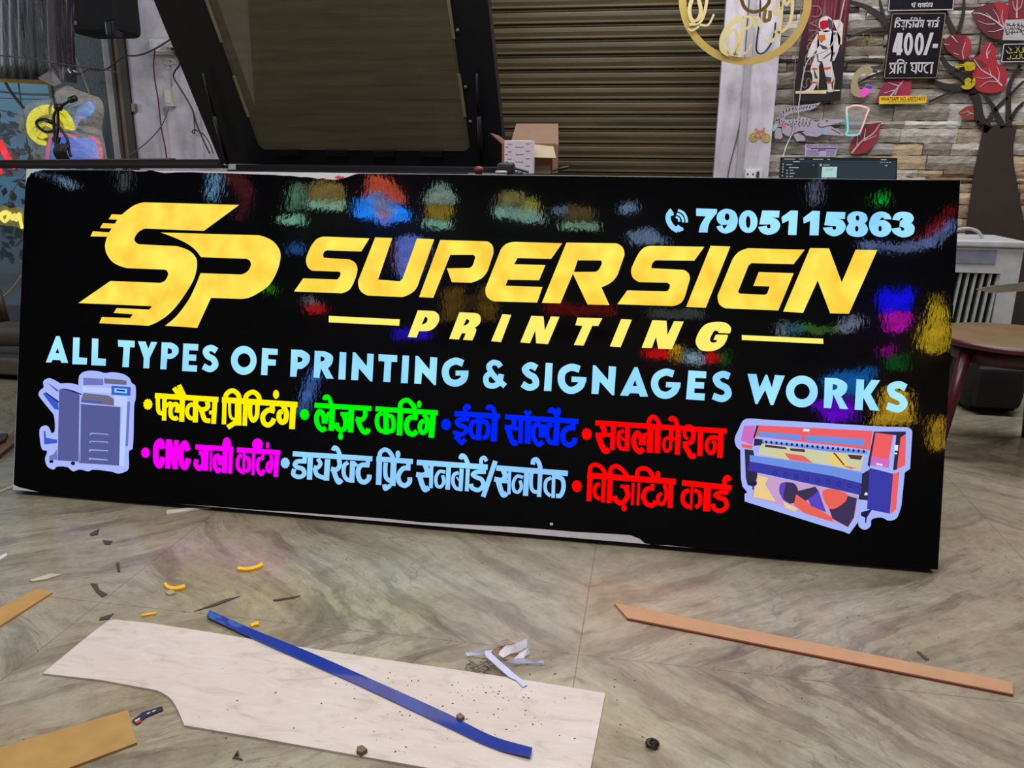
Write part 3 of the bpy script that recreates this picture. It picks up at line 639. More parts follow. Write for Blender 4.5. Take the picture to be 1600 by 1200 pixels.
w2 = crop(340, 590, 10.667)
hindi(YE2, w2, (95, '75,370 1335,452'), (80, '135,400* 150,280* 250,217* 345,280* 372,400*'), (72, '120,380 108,778'), (46, '205,410 208,600* 235,675* 300,695*'), (110, '348,400 345,798'), (82, '170,830 305,745'), (80, '468,400* 485,300* 590,240* 680,300* 706,410*'), (76, '468,420 455,802'), (74, '552,430 548,630* 600,715* 655,640* 662,430'),
      (84, '915,460 912,570'), (84, '955,562* 850,540* 760,630* 775,750* 845,790* 915,745* 945,680*'), ('e', 977, 280, 50, 75), (84, '1095,470* 1150,590* 1130,720* 1070,745* 1025,670* 1040,580* 1085,565*'), (95, '1265,460 1242,858'))
w3 = crop(480, 600, 7.619)
bullet(GRN, crop(340, 590, 10.667), 1453, 615, 82)
hindi(GRN, w3, (60, '90,252 766,292'), (50, '205,190* 218,155* 250,152* 280,210* 302,290*'), (58, '225,520* 180,545* 125,480* 115,390* 145,325* 182,345* 200,400* 205,470*'), (50, '215,470* 235,390* 270,340*'), (68, '302,290 288,556'), (45, '398,355 525,358'), (60, '435,360* 460,440* 450,525* 400,548* 355,510* 355,460*'), (68, '527,300 518,575'), ('e', 400, 622, 30, 44),
      (56, '690,305* 692,375* 650,425* 580,412*'), (58, '600,415* 640,520* 678,572* 715,570* 732,530*'))
hindi(GRN, w3, (60, '815,295 1558,343'), (52, '895,345* 845,375* 832,460* 865,545* 935,570*'), (64, '937,310 944,600'), (52, '955,375* 1010,390* 1032,470* 1015,555* 970,560*'), (55, '1105,300* 1120,225* 1180,190* 1235,220* 1290,300*'), (68, '1112,320 1098,612'), ('e', 1335, 240, 28, 44), (60, '1290,335 1288,410'),
      (62, '1315,400* 1225,402* 1182,480* 1202,570* 1262,598* 1308,560*'), (54, '1392,360* 1430,430* 1418,550* 1372,580* 1342,520* 1360,455* 1400,440*'), (68, '1502,340 1478,640'))
w4 = crop(690, 620, 6.957)
bullet(BLU, w4, 50, 300, 56)
hindi(BLU, w4, (58, '140,182 635,212'), (46, '262,190* 255,125* 278,97* 310,130*'), (50, '275,205 282,262'), (50, '295,245* 195,248* 168,275* 195,310* 250,325* 268,370* 220,408* 152,392* 150,365*'), (48, '148,425 218,500 262,462'), (48, '385,262* 335,280* 315,360* 340,430* 395,450*'), (58, '412,225 402,470'), (48, '425,270* 480,272* 508,340* 490,430* 445,448*'), (48, '497,140* 512,108* 545,112* 575,165* 585,225*'), (66, '582,205 566,486'))
hindi(BLU, w4, (56, '690,217 1490,268'), (38, '908,150* 932,185* 975,160*'), (52, '775,230* 790,290* 762,328* 688,330*'), (58, '718,335* 752,440* 782,502* 826,496*'), (44, '765,345 860,345'), (50, '862,225 858,507'), (64, '942,235 934,512'), (50, '1105,485* 1060,520* 1005,455* 1000,345* 1040,292* 1078,340* 1080,440*'), (54, '1100,300 1112,440'), (50, '1205,300* 1155,320* 1148,420* 1178,490* 1240,502*'), (62, '1255,270 1242,527'),
      (50, '1172,175* 1190,140* 1228,160* 1258,235*'), ('e', 1272, 160, 28, 44), (52, '1432,265 1425,345'), (56, '1455,338* 1372,342* 1318,405* 1332,490* 1390,525* 1440,492* 1450,445*'))
w5 = crop(920, 640, 7.273)
bullet(RED, w4, 1578, 405, 58)
hindi(RED, w5, (60, '75,150 1568,245'), (60, '150,180* 178,255* 150,290* 78,290*'), (66, '112,305* 145,400* 190,470* 232,452*'), (44, '165,285 265,288'), (56, '280,180 268,458'), (46, '402,242* 350,262* 336,355* 362,438* 435,445*'), (26, '362,300 402,352'), (56, '442,200 432,470'), (60, '622,440* 580,478* 522,420* 514,325* 550,265* 588,310* 600,400*'), (44, '605,310* 640,285* 665,280*'), (50, '625,300 622,405'), (70, '702,210 692,490'), (66, '785,205 778,495'), (50, '690,210* 682,130* 728,78* 780,120* 812,210*'),
      (50, '937,230 932,345'), (38, '925,315* 865,335* 852,425* 882,472* 922,445* 932,350*'), (40, '935,330 1000,330'), (60, '1017,235 1005,512'), (50, '920,128* 940,97* 978,110* 1010,195*'), (56, '1100,200* 1155,200* 1190,270* 1165,365* 1070,395*'), (40, '1085,245* 1098,315* 1132,325*'), (60, '1085,400* 1130,470* 1165,530* 1215,520*'), (62, '1272,255 1260,525'), (46, '1472,325* 1400,312* 1350,355* 1342,440* 1380,495* 1420,470* 1432,390* 1402,352*'), (64, '1502,255 1490,547'))
w6 = crop(215, 675, 6.667)
bullet(MAG, w6, 85, 215, 48)
hindi(MAG, w6, (58, '268,175* 240,95* 202,130* 192,220* 200,315* 235,350* 270,262*'), (54, '325,75 318,380'), (52, '407,85 394,386'), (46, '335,85 392,375'), (56, '530,195* 495,115* 460,165* 455,250* 465,335* 498,368* 535,275*'))
hindi(MAG, w6, (52, '605,155 1000,178'), (45, '640,215 722,215'), (46, '678,215* 690,325* 645,382* 608,340* 618,285*'), (58, '716,180 704,402'), (20, '770,195 762,410'), (42, '862,375* 838,410* 806,350* 810,265* 838,245* 858,290* 862,345*'), (36, '885,250* 868,345*'), (54, '916,185 906,425'), (44, '976,185 965,432'), ('e', 932, 132, 46, 78))
hindi(MAG, w6, (52, '1035,185 1490,215'), (40, '1082,230* 1048,285* 1050,375* 1095,420*'), (26, '1112,200 1106,440'), (40, '1120,255* 1158,285* 1162,380* 1128,412*'), ('e', 1252, 128, 56, 62), ('e', 1358, 138, 18, 36), (30, '1212,210 1204,450'), (30, '1310,215 1304,270'), (38, '1315,272* 1265,282* 1252,375* 1288,440* 1322,395*'), (34, '1392,240* 1400,330* 1380,412* 1355,395* 1358,330* 1388,312*'), (48, '1456,220 1440,466'))
bullet(PAL, w6, 1540, 322, 50)
w7 = crop(435, 690, 7.273)
hindi(PAL, w7, (58, '165,138 1070,195'), (48, '302,170 300,235'), (50, '322,225* 215,226* 188,262* 222,292* 280,312* 295,370* 240,402* 172,372* 182,310*'), (60, '365,180 355,432'), (46, '450,195* 480,250* 445,298* 405,288*'), (50, '415,295* 440,375* 520,412*'), (62, '562,200 546,442'), (52, '690,200* 698,270* 660,318* 600,308*'), (56, '628,320* 660,415* 688,460* 722,432*'), (48, '620,100* 640,68* 672,85* 706,165*'),
      (46, '795,235* 752,270* 746,370* 780,428* 835,442*'), (58, '847,220 835,466'), (42, '868,275* 892,245*'), (48, '1020,220 1015,275'), (54, '1035,267* 940,270* 906,345* 930,440* 982,460* 1030,420* 1035,375*'))
hindi(PAL, w7, (58, '1115,195 1530,227'), (48, '1145,210* 1160,125* 1210,90* 1265,118* 1315,205*'), ('e', 1360, 145, 28, 44), (62, '1150,200 1140,492'), (48, '1222,240 1220,390* 1255,438* 1300,435*'), (66, '1312,220 1300,502'), (48, '1205,485* 1218,535* 1275,495*'), (48, '1480,250 1475,305'), (54, '1502,302* 1420,305* 1366,385* 1382,470* 1440,498* 1490,460* 1495,405*'))
w8 = crop(640, 695, 6.154)
hindi(PAL, w8, (52, '70,168 752,215'), (48, '150,190* 170,262* 135,290* 64,285*'), (50, '98,300* 122,380* 150,430* 186,410*'), (36, '135,295 212,298'), (36, '212,200 206,416'), (32, '345,262* 290,256* 256,310* 262,390* 300,404* 330,355* 318,292*'), (44, '377,215 366,430'), (34, '472,265* 426,290* 420,370* 450,418* 505,430*'), (14, '452,308 482,352'), (40, '502,230 490,442'), (38, '562,230 550,446'), (42, '490,138* 502,104* 530,115* 566,190*'),
      (38, '715,215 715,270'), (42, '735,260* 645,262* 610,285* 645,312* 692,332* 710,388* 662,434* 600,412* 592,375*'), (36, '692,205* 690,140* 718,122* 742,158*'))
hindi(PAL, w8, (46, '826,155 708,500'))
hindi(PAL, w8, (52, '835,222 1522,275'), (48, '900,240* 920,305* 885,340* 815,328*'), (50, '852,345* 880,440* 905,482* 936,465*'), (34, '885,350 962,355'), (32, '962,260 955,476'), (32, '1092,312* 1035,302* 1000,355* 1006,440* 1045,454* 1075,405* 1062,342*'), (50, '1127,270 1115,490'), (36, '1175,270 1170,400* 1195,448* 1245,450*'), (42, '1257,270 1245,500'), (44, '1185,190* 1192,150* 1222,142* 1250,190* 1258,238*'),
      (34, '1362,315* 1312,350* 1310,445* 1355,492*'), (34, '1387,270 1380,510'), (42, '1405,302* 1468,330* 1480,415* 1450,488* 1408,490*'))
bullet(RED, crop(890, 710, 6.154), 70, 305, 51)
w9 = crop(890, 710, 6.154)
hindi(RED, w9, (56, '170,200 1022,262'), (48, '196,225 185,450'), (40, '190,200* 205,118* 250,97* 305,125* 350,190*'), (36, '292,280* 250,302* 245,390* 292,432*'), (40, '330,240 320,460'), (50, '392,240 380,466'), (42, '390,210* 402,132* 450,112* 505,145* 556,210*'), (34, '488,305 575,312'), (48, '538,310* 560,395* 502,468* 442,438* 436,398*'), (28, '612,270 602,486'), ('e', 525, 515, 25, 31), (28, '667,270 656,490'), (42, '645,230* 660,152* 710,132* 765,155* 815,235*'), ('e', 850, 195, 25, 38), (40, '800,285 795,325'),
      (46, '815,325* 745,332* 710,400* 738,470* 795,490* 828,448*'), (38, '912,288* 932,385* 902,468* 860,470* 850,405* 888,372*'), (48, '977,270 965,515'))
hindi(RED, w9, (54, '1080,272 1558,322'), (44, '1152,342* 1098,372* 1092,460* 1152,512*'), (24, '1177,300 1166,532'), (40, '1195,342* 1248,372* 1252,470* 1208,510*'), (68, '1327,300 1315,546'), (40, '1510,315 1506,375'), (44, '1525,366* 1445,367* 1402,388* 1432,415* 1490,432* 1508,500* 1450,542* 1388,518* 1380,472*'), (44, '1490,310* 1492,240* 1520,217* 1542,252*'))
# back-lit print of an office copier
def prints(parts, fn0, name, label):
    """parts: (colour, [loops]) stacked as thin films"""
    base = None
    for k, (c, ls, *_n) in enumerate(parts):
        nm = parts[k][2] if len(parts[k]) > 2 else 'panel_print'
        many = len(ls) > 8 or 'line' in nm
        for n_, l in enumerate(ls):
            if n_ == 0 or not many: a = MB()
            a.prism([smooth(P(q), True) if isinstance(q, str) else q for q in l], fn0(.0016 + .00025 * k), NRM, .0002)
            if many and n_ < len(ls) - 1: continue
            o = a.build(name if k == 0 else nm, glow(c), sign if k == 0 else base)
            if k == 0: base = o; o['label'] = label
cp_ = lambda off: crop(50, 570, 6.667, off)
prints([((168, 184, 250), [['190,140* 240,160* 300,195 400,192* 490,212 495,120* 530,80* 600,62* 700,68* 760,85* 840,78* 950,95* 1020,140* 1040,185* 1080,220* 1083,350* 1068,420* 1052,870* 1015,900* 1010,1080* 970,1115* 900,1132* 830,1112* 640,1092* 590,1108* 500,1090* 430,1108* 370,1065* 260,1062* 230,1090* 165,1060* 140,980* 160,900* 110,880* 85,760* 85,670* 120,635* 170,640* 205,712 240,690* 232,530* 190,470* 110,370* 72,310* 90,265* 125,235* 120,180* 150,148*']]),
        ((88, 92, 150), [['288,258 340,248* 440,272* 500,320 488,1008 272,995'], ['510,408 925,440 912,1050 492,1022']], 'body_print'),
        ((110, 108, 130), [['545,292 800,320 842,345 860,360 860,425 515,392 520,345'], ['755,140 950,158 990,165 990,210 760,195']], 'upper_print'),
        ((112, 118, 190), [['540,135 745,145 750,212 540,212'], ['1000,380 1028,390 1005,845 980,850'], ['265,880 230,930 185,950 185,985 270,990']], 'side_print'),
        ((185, 205, 255), [['530,222 860,248 858,300 530,280'], ['860,320 1000,335 995,440 862,425'], ['945,440 992,445 965,1055 915,1050']], 'light_trim_print'),
        ((60, 90, 200), [['835,218 1035,232 1030,322 835,312'], ['170,190 190,200 290,270 270,280'], ['120,300 155,285 280,375 285,470 240,460'], ['130,690 145,685 155,760 270,780 265,815 135,830'], ['520,368 740,385 738,402 520,385']], 'control_print'),
        ((130, 205, 255), [['865,240 1000,250 998,298 865,288']], 'screen_print'),
        ((30, 40, 110), [['890,255 975,262 975,280 890,272'], ['160,290 290,380 285,395 150,298'], ['330,245 440,268 535,308 520,315 430,282 330,252']], 'dark_detail_print'),
        ((160, 175, 235), [['612,718 625,706 790,718 808,735 790,728 630,716 615,735'], ['605,795 620,790 795,798 800,815 785,808 620,800 612,815'], ['600,885 615,880 795,888 800,905 785,898 615,892 608,910'], ['600,970 615,968 795,985 800,1000 785,995 612,982 605,1000'], ['518,420 512,1000 505,1000 508,420']], 'drawer_line_print'),
        ((25, 28, 60), [[ell(212, 1005, 22, 18)], [ell(437, 1025, 22, 20)]], 'wheel_print')], cp_, 'copier_picture', 'pale blue cut-out picture of an office copier')
pr = lambda off: crop(1140, 640, 6, off)
prints([((165, 180, 248), [['160,85* 300,92 960,130 1450,160 1660,165 1700,185* 1710,220 1690,555 1640,590 1610,890 1590,960* 1560,1020* 1490,1040* 1420,1010* 1330,1030* 1320,1090* 1270,1125* 1215,1100* 1205,1050 1120,1165 1060,1140 960,1115 140,860 140,790 165,775 120,720 105,640 100,380 60,340* 48,270* 85,180* 120,110*']]),
        ((238, 96, 100), [['250,145 1340,200 1315,380 1180,360 700,305 240,250'], ['1360,215 1535,225 1490,470 1310,440'], ['1600,260 1650,235 1645,520 1565,560'], ['105,320 215,335 210,370 120,355'], ['1530,600 1590,580 1560,930 1505,980']], 'red_body_print'),
        ((205, 110, 190), [['135,150 240,150 215,330 105,290'], ['1330,435 1500,470 1490,545 1310,520']], 'pink_body_print'),
        ((48, 44, 72), [['250,150 272,148 235,268 220,262'], ['1350,205 1650,205 1650,230 1600,260 1565,560 1530,570 1560,240 1365,215 1310,540 1290,520'], ['230,270 310,280 320,330 225,340'], ['140,370 220,380 260,590 250,690 215,700 165,695 150,640'], ['1240,600 1310,560 1350,600 1290,850 1205,840']], 'dark_frame_print'),
        ((110, 145, 225), [['275,205 672,235 665,285 260,250'], ['715,238 1265,275 1255,340 705,292'], ['188,425 960,530 1240,590 1235,690 960,620 188,485'], ['300,290 960,360 1290,385 1285,415 960,395 310,310']], 'window_print'),
        ((60, 60, 165), [['188,485 960,620 1235,690 1225,800 960,740 170,570'], ['1310,545 1530,600 1500,975 1285,930']], 'blue_body_print'),
        ((205, 205, 165), [['300,315 960,400 1260,425 1225,575 960,525 265,420']], 'banner_print'),
        ((232, 205, 120), [['920,400 1040,405 1130,550 950,520'], ['400,420 520,440 560,470 420,440']], 'yellow_banner_print'),
        ((225, 105, 95), [['510,405 690,430 780,500 560,470'], ['1050,520 1190,545 1130,555']], 'red_banner_print'),
        ((80, 55, 70), [['330,325 520,350 540,372 330,350'], ['560,360 700,370 705,398 570,385'], ['1100,420 1245,430 1225,470 1130,460'], ['965,402 985,405 1080,520 1060,515']], 'dark_banner_print'),
        ((196, 160, 205), [['265,600 960,740 1200,800 1170,1000* 1110,1100 960,1050 200,815']], 'lower_banner_print'),
        ((235, 205, 140), [['265,610 360,640 330,700 430,860 220,815'], ['500,860 640,930 600,950 520,915']], 'gold_banner_print'),
        ((62, 52, 85), [['480,690* 600,690* 640,760 800,720 830,760 720,850 560,880 470,790*'], ['1050,790 1190,830 1160,1010 1105,1098 960,1020 930,930']], 'dark_shape_print'),
        ((232, 100, 88), [['870,760* 960,740* 1100,790 1080,860* 950,930* 880,840*'], ['620,790 720,860 960,1010 960,1050 700,970 600,890']], 'coral_shape_print'),
        ((90, 70, 190), [['730,840 830,760 900,960 760,900'], ['470,700* 520,690* 500,820* 560,875 490,830*']], 'violet_shape_print'),
        ((220, 235, 255), [['690,178 748,182 740,205 680,200'], ['1540,330 1575,330 1570,385 1535,380'], ['1540,400 1565,402 1562,418 1538,415'], ['1372,498 1430,510 1425,527 1368,515'], ['1265,775 1285,775 1288,800 1255,798']], 'white_label_print'),
        ((30, 30, 70), [['165,685 255,670 250,705 225,715 222,750 212,750 210,715 165,705'], ['1225,960 1330,930 1280,1010 1275,1060 1265,1060 1265,1010 1225,990']] + [[ell(340 + 48 * i, 302 + 4.6 * i, 11, 15, 10)] for i in range(20)], 'foot_print'),
        ((44, 44, 120), [[ell(420 + 100 * i, 590 + 17 * i, 20, 22, 12), ell(420 + 100 * i, 590 + 17 * i, 12, 14, 12)] for i in range(9)], 'ring_print')], pr, 'printer_picture', 'pale blue edged cut-out picture of a red wide printer')
# ------------------------------------------------------------------ things hung on the stone wall
YP = YM - .016
m_pblk = mat((26, 24, 30), .25, var=.1); m_sil = mat((196, 190, 192), .35, var=.06); m_gold = mat((226, 196, 104), .28, .6, var=.06)
pz = wall(1370, 0, 9.233, YP)
def up(fn, d): return lambda x, y: fn(x, y) + WN * d
def flat(name, parent, fn, m, *ls, th=.001):
    a = MB()
    for l in ls: a.prism([smooth(P(q), True) if isinstance(q, str) else q for q in l], fn, WN, th)
    return a.build(name, m, parent)
def strokes(name, parent, fn, m, *its, th=.0006):
    a = MB()
    for it in its:
        if it[0] == 'e': a.prism([ell(*it[1:], 14)], fn, WN, th)
        else: a.stroke(smooth(P(it[1]), False), it[0], fn, WN, th)
    return a.build(name, m, parent)
ps = thing('price_sign', 'black acrylic price sign reading 400 on the stone wall', 'sign', pz(540, 1130))
flat('sign_plate', ps, pz, m_pblk, ['205,185 1000,175 870,1140 85,1145'], th=.006)
a = MB(); a.stroke(smooth(P('245,198 985,192 990,210 862,1108 845,1122 118,1126 108,1110 222,215 245,198'), False), 9, up(pz, .001), WN, .0006); a.build('border_line', mat((150, 122, 96), .4), ps)
q1 = up(pz, .0012)
strokes('hindi_line', ps, q1, m_sil, (20, '262,296 690,296'), (14, '275,300* 285,265* 310,258* 340,275* 345,300*'), (20, '272,300 262,400'), (18, '318,305* 290,318* 300,340* 325,350* 318,385* 290,388*'), (17, '372,330* 385,350* 378,385* 352,380*'), (18, '398,300 385,400'), (14, '378,345 400,345'), (18, '432,300 420,400'), ('e', 383, 422, 9, 12), (16, '475,300* 455,318* 462,340* 490,352* 485,380* 465,388* 490,405*'), (14, '495,300* 498,260* 520,252*'), (17, '532,300 520,398'), (13, '535,300* 545,262* 575,262* 595,300*'), (15, '585,345* 560,350* 552,378* 570,390* 582,365*'), (18, '602,300 590,398'), ('e', 622, 262, 10, 14), (15, '632,310* 640,360* 622,385*'), (18, '672,300 660,398'))
strokes('hindi_line', ps, q1, m_sil, (20, '722,300 905,300'), (16, '735,310* 760,320* 745,365* 770,385*'), (18, '772,300 760,395'), (18, '815,300 803,395'), (16, '838,345* 858,350* 850,385* 828,385*'), (18, '882,300 870,392'), (13, '880,300* 882,260* 905,248*'))
flat('price_numeral', ps, q1, m_sil, ['295,475 380,475 355,705 375,705 368,755 350,755 345,795 282,795 288,755 225,755 228,705', '308,560 285,705 292,705'], [ell(455, 635, 66, 165, 30, .06), ell(455, 635, 20, 108, 24, .06)], [ell(612, 635, 66, 165, 30, .06), ell(612, 635, 20, 108, 24, .06)], ['770,470 822,470 718,795 668,795'], ['810,632 885,632 875,692 800,692'])
strokes('hindi_line', ps, q1, m_sil, (24, '175,918 435,910'), (18, '205,920* 200,975* 235,1000*'), (24, '262,918 250,1062'), (16, '180,1065 240,1015'), (24, '312,915 300,1062'), (20, '295,915* 305,870* 345,862* 385,880* 395,915*'), (18, '365,960* 335,985* 350,1050*'), (24, '405,915 395,1060'))
strokes('hindi_line', ps, q1, m_sil, (24, '480,912 820,908'), (18, '520,920* 500,945* 520,975* 500,1010* 550,1030*'), (24, '572,918 560,1062'), (20, '612,918* 600,1010* 640,1030* 655,920*'), (20, '745,918* 690,960* 700,1040* 740,1050*'), (24, '795,912 782,1062'))
ns = thing('notice_sign', 'black notice sign with white frame, cut off by the top edge, above the price sign', 'sign', pz(640, 100))
flat('sign_plate', ns, pz, m_pblk, ['165,-120 1125,-120 1112,150 160,165'], th=.006)
a = MB(); a.stroke(smooth(P('190,-110 170,152 1098,138 1112,-110'), False), 12, up(pz, .001), WN, .0006); a.build('border_line', m_sil, ns)
strokes('hindi_line', ns, q1, m_sil, (15, '500,55 568,50'), (13, '525,58* 508,75* 530,98*'), (14, '548,52 540,108'), (11, '540,52* 550,35* 565,52*'), (15, '590,55 810,45'), (13, '612,62* 595,85* 615,100*'), (14, '635,55 628,108'), (13, '650,80* 670,95* 665,60*'), (14, '695,52 688,106'), (13, '705,70* 722,95*'), (14, '742,50 735,104'), (11, '735,48* 722,35* 730,30*'), (14, '798,48 790,102'), (11, '768,60* 762,90* 778,95*'))
# yellow phone sticker
ys = wall(1350, 110, 6.667, YP)
st = thing('phone_sticker', 'yellow sticker with a whatsapp number in red on the stone wall', 'sticker', ys(400, 345))
flat('sticker_sheet', st, ys, mat((222, 194, 40), .45, var=.05), ['160,268 655,262 648,342 155,350'])
a = MB(); text_mb(a, 'WHATSAPP NO. 6307234573', up(ys, .001), WN, 0, ((172, 277), (640, 272), (636, 312), (170, 318)), bold=.02); a.build('red_lettering', mat((150, 44, 30), .5), st)
a = MB()
for i in range(30): a.stroke([(250 + i * 10, 326 + (i % 3) - i * .1), (256 + i * 10, 330 - (i % 2) * 4 - i * .1)], 5, up(ys, .001), WN, .0003)
a.build('small_print', mat((120, 60, 30), .5), st)
# astronaut poster
ap = wall(1225, 0, 7.275, YP)
po = thing('astronaut_poster', 'tall dark poster with a standing astronaut and outlined letters', 'poster', ap(400, 1150))
t = NT('poster_print'); tc = t.n('ShaderNodeTexCoord'); sx = t.n('ShaderNodeSeparateXYZ'); t.l(tc.outputs['Generated'], sx.inputs[0])
nz = t.noise(t.mapping((9, 1, 1.1), src='Generated'), 2, 4); g_ = t.ramp(sx.outputs[2], [(.38, (0, 0, 0)), (.8, (1, 1, 1))])
rd = t.ramp(nz.outputs[0], [(.3, lin((44, 14, 26))), (.5, lin((104, 22, 44))), (.7, lin((132, 96, 96)))])
t.pbr(t.mix(g_.outputs[0], lin((34, 34, 30)), rd.outputs[0]), .3)
flat('poster_sheet', po, ap, t.m, ['268,-160 770,-160 640,1145 105,1150'], th=.004)
q2 = up(ap, .001); q3 = up(ap, .0018)
a = MB(); text_mb(a, 'ASTRONAUT', q2, WN, 0, ((190, 1010), (420, -420), (520, -420), (300, 1000)), bold=0.0); 
a.v = []; a.f = []; a.mi = []; a.k = 0
# outlined capitals running up the left side
cap_ = {'S': '0,.2* .5,.0* 1,.25* .8,.5* .2,.5* 0,.75* .5,1* 1,.8*', 'T': '.5,0 .5,1 0,1 1,1', 'R': '0,0 0,1 .6,1* 1,.8* .6,.5* 0,.5 1,0', 'O': '.5,0* 0,.5* .5,1* 1,.5* .5,0*', 'N': '0,0 0,1 1,0 1,1', 'A': '0,0 .5,1 1,0 .75,.4 .25,.4', 'U': '0,1 0,.3* .5,0* 1,.3* 1,1', 'H': '0,0 0,1 0,.5 1,.5 1,1 1,0'}
for i, ch in enumerate('STRONAU'):
    yb = 1000 - i * 136; xb = 205 + i * 19
    for w_, dd in ((13, 0),):
        pts = [(xb + (1 - q[1]) * 0 + 105 * (1 - q[1]), yb - 118 * q[0] * .95, q[2]) for q in P(cap_[ch])]
        pts = [(xb + 105 * (1 - p0[1]) - 15 * 0, yb - 112 * p0[0], p0[2]) for p0 in P(cap_[ch])]
        a.stroke(smooth(pts, False), 9, q2, WN, .0004)
a.build('outline_lettering', mat((150, 120, 100), .4), po)
m_suit = mat((204, 196, 196), .5, var=.16, scale=60)
fig = flat('suit_print', po, q3, m_suit, [ell(475, 275, 82, 92, 26)], ['385,360 470,345 560,350 560,610 540,700 550,770* 570,880* 540,960* 560,1045 500,1050 490,960 470,860 445,740 430,690 395,760* 385,860* 370,960 330,1030 200,1050 290,1000 318,960 320,860* 300,800* 330,690* 370,600'], ['545,350 605,360* 640,450* 618,570* 570,690 522,700 540,600 520,520'], ['395,360 350,430* 290,550* 262,655 300,655 345,600 400,520'], ['555,230 640,225 665,270 660,480 620,520 600,350'])
flat('visor_print', po, up(q3, .0005), mat((170, 24, 34), .2, var=.25, scale=40), ['405,255 430,235 500,230 505,310 440,340 410,320'])
flat('dark_suit_print', po, up(q3, .0006), mat((58, 52, 60), .5), ['500,215* 545,240* 545,320* 510,330*'], ['395,500 480,530 500,560 440,560'], ['370,620 385,620 392,690 430,700 425,720 380,700'], ['445,660* 540,590 545,600 450,670'], ['410,450 440,470 420,490'], ['330,760 390,900 350,890'], ['470,870 540,880 530,940 480,930'], ['560,600 585,590 560,650'], ['530,680 560,660 545,705'])
flat('orange_suit_print', po, up(q3, .0007), mat((196, 92, 34), .4), ['385,400 465,395 470,450 430,470 385,450'], ['325,770 380,775 375,795 315,790'], ['445,770 530,760 530,785 455,795'], ['310,925 370,930 368,950 312,948'], ['480,935 545,928 545,950 482,955'])
flat('trim_print', po, up(q3, .0007), mat((222, 196, 150), .4), ['130,1035 635,1020 635,1035 480,1040 480,1065 130,1065'], ['655,260 672,270 655,515 640,500'], ['385,780 395,770 400,880 385,1020 378,960'], ['545,780 572,900 555,960 558,1040 570,960 580,900'])
flat('patch_print', po, up(q3, .0008), mat((84, 62, 120), .5), ['555,370 585,365 590,395 560,402'])
# acrylic cut-outs
def cutout(name, label, cat, fn, m, lss, th=.003, part='cutout'):
    a = MB()
    for l in lss: a.prism([smooth(P(q), True) if isinstance(q, str) else q for q in l], fn, WN, th)
    o = a.build(name, m); return tag(o, label, cat)
cz = wall(1195, 140, 8, YP)
m_lilac = mat((172, 164, 176), .3, var=.06)
cro = thing('crocodile_cutout', 'pale grey cut-out crocodile with open jaws on the stone wall', 'wall decoration', cz(400, 600))
flat('body', cro, cz, m_lilac, ['700,155 660,170* 500,190* 300,225* 190,300* 130,400* 95,480* 105,530 150,470* 205,470* 210,540* 290,580* 360,565* 440,520* 470,540 520,575 650,592 720,560 960,582* 990,560 985,550 830,460 810,455 860,430 1015,395 1015,372 830,370 760,372* 700,385 630,400* 560,360* 470,345* 380,360* 300,375 240,360* 300,310* 420,280* 580,250* 660,200*'])
flat('foot', cro, up(cz, .001), m_lilac, ['120,560* 150,480* 200,490* 220,570* 215,605 185,620 160,612 130,615'], ['360,570* 420,545* 490,575* 505,630 480,645 440,640 400,650 380,610'])
a = MB(); rnd = random.Random(5)
for (x0_, y0_, x1_, y1_, n_) in ((640, 195, 270, 240, 11), (560, 225, 230, 270, 9), (230, 330, 150, 390, 4), (300, 260, 170, 330, 5), (390, 365, 570, 378, 5), (310, 400, 560, 405, 7), (280, 435, 560, 430, 7), (330, 465, 540, 452, 5), (150, 380, 240, 400, 4), (180, 415, 300, 440, 4)):
    for i in range(n_):
        f_ = i / max(1, n_ - 1); a.prism([ell(x0_ + (x1_ - x0_) * f_, y0_ + (y1_ - y0_) * f_ + rnd.uniform(-4, 4), 7, 11, 8, .4)], up(cz, .0014), WN, .0004)
for ww, s_ in ((8, '680,420* 665,450* 700,470* 780,455* 830,445*'), (9, '210,470* 215,540* 250,565*'), (10, '350,560* 420,525* 490,520*'), (9, '430,558* 490,575* 505,600*'), (7, '710,565* 800,572* 950,580*'), (7, '830,490* 900,525* 945,550*')): a.stroke(smooth(P(s_), False), ww, up(cz, .0014), WN, .0004)
a.prism([ell(775, 390, 16, 8, 10)], up(cz, .0014), WN, .0004)
a.build('engraved_mark', mat((56, 52, 54), .6), cro)
a = MB(); a.slot(0).prism([P_ for P_ in [[p[:2] for p in P('95,480 110,430 150,425 160,460 110,530')]]], up(cz, .0012), WN, .0004); a.slot(1).prism([[p[:2] for p in P('170,435 260,440 265,460 240,500 235,470')]], up(cz, .0012), WN, .0004); a.slot(2).prism([[p[:2] for p in P('690,530 715,485 745,510 740,550')]], up(cz, .0012), WN, .0004); a.prism([[p[:2] for p in P('580,535 600,515 640,530 640,545')]], up(cz, .0012), WN, .0004)
a.build('iridescent_patch', [mat((176, 208, 214), .2), mat((228, 104, 118), .3), mat((108, 178, 224), .3)], cro)
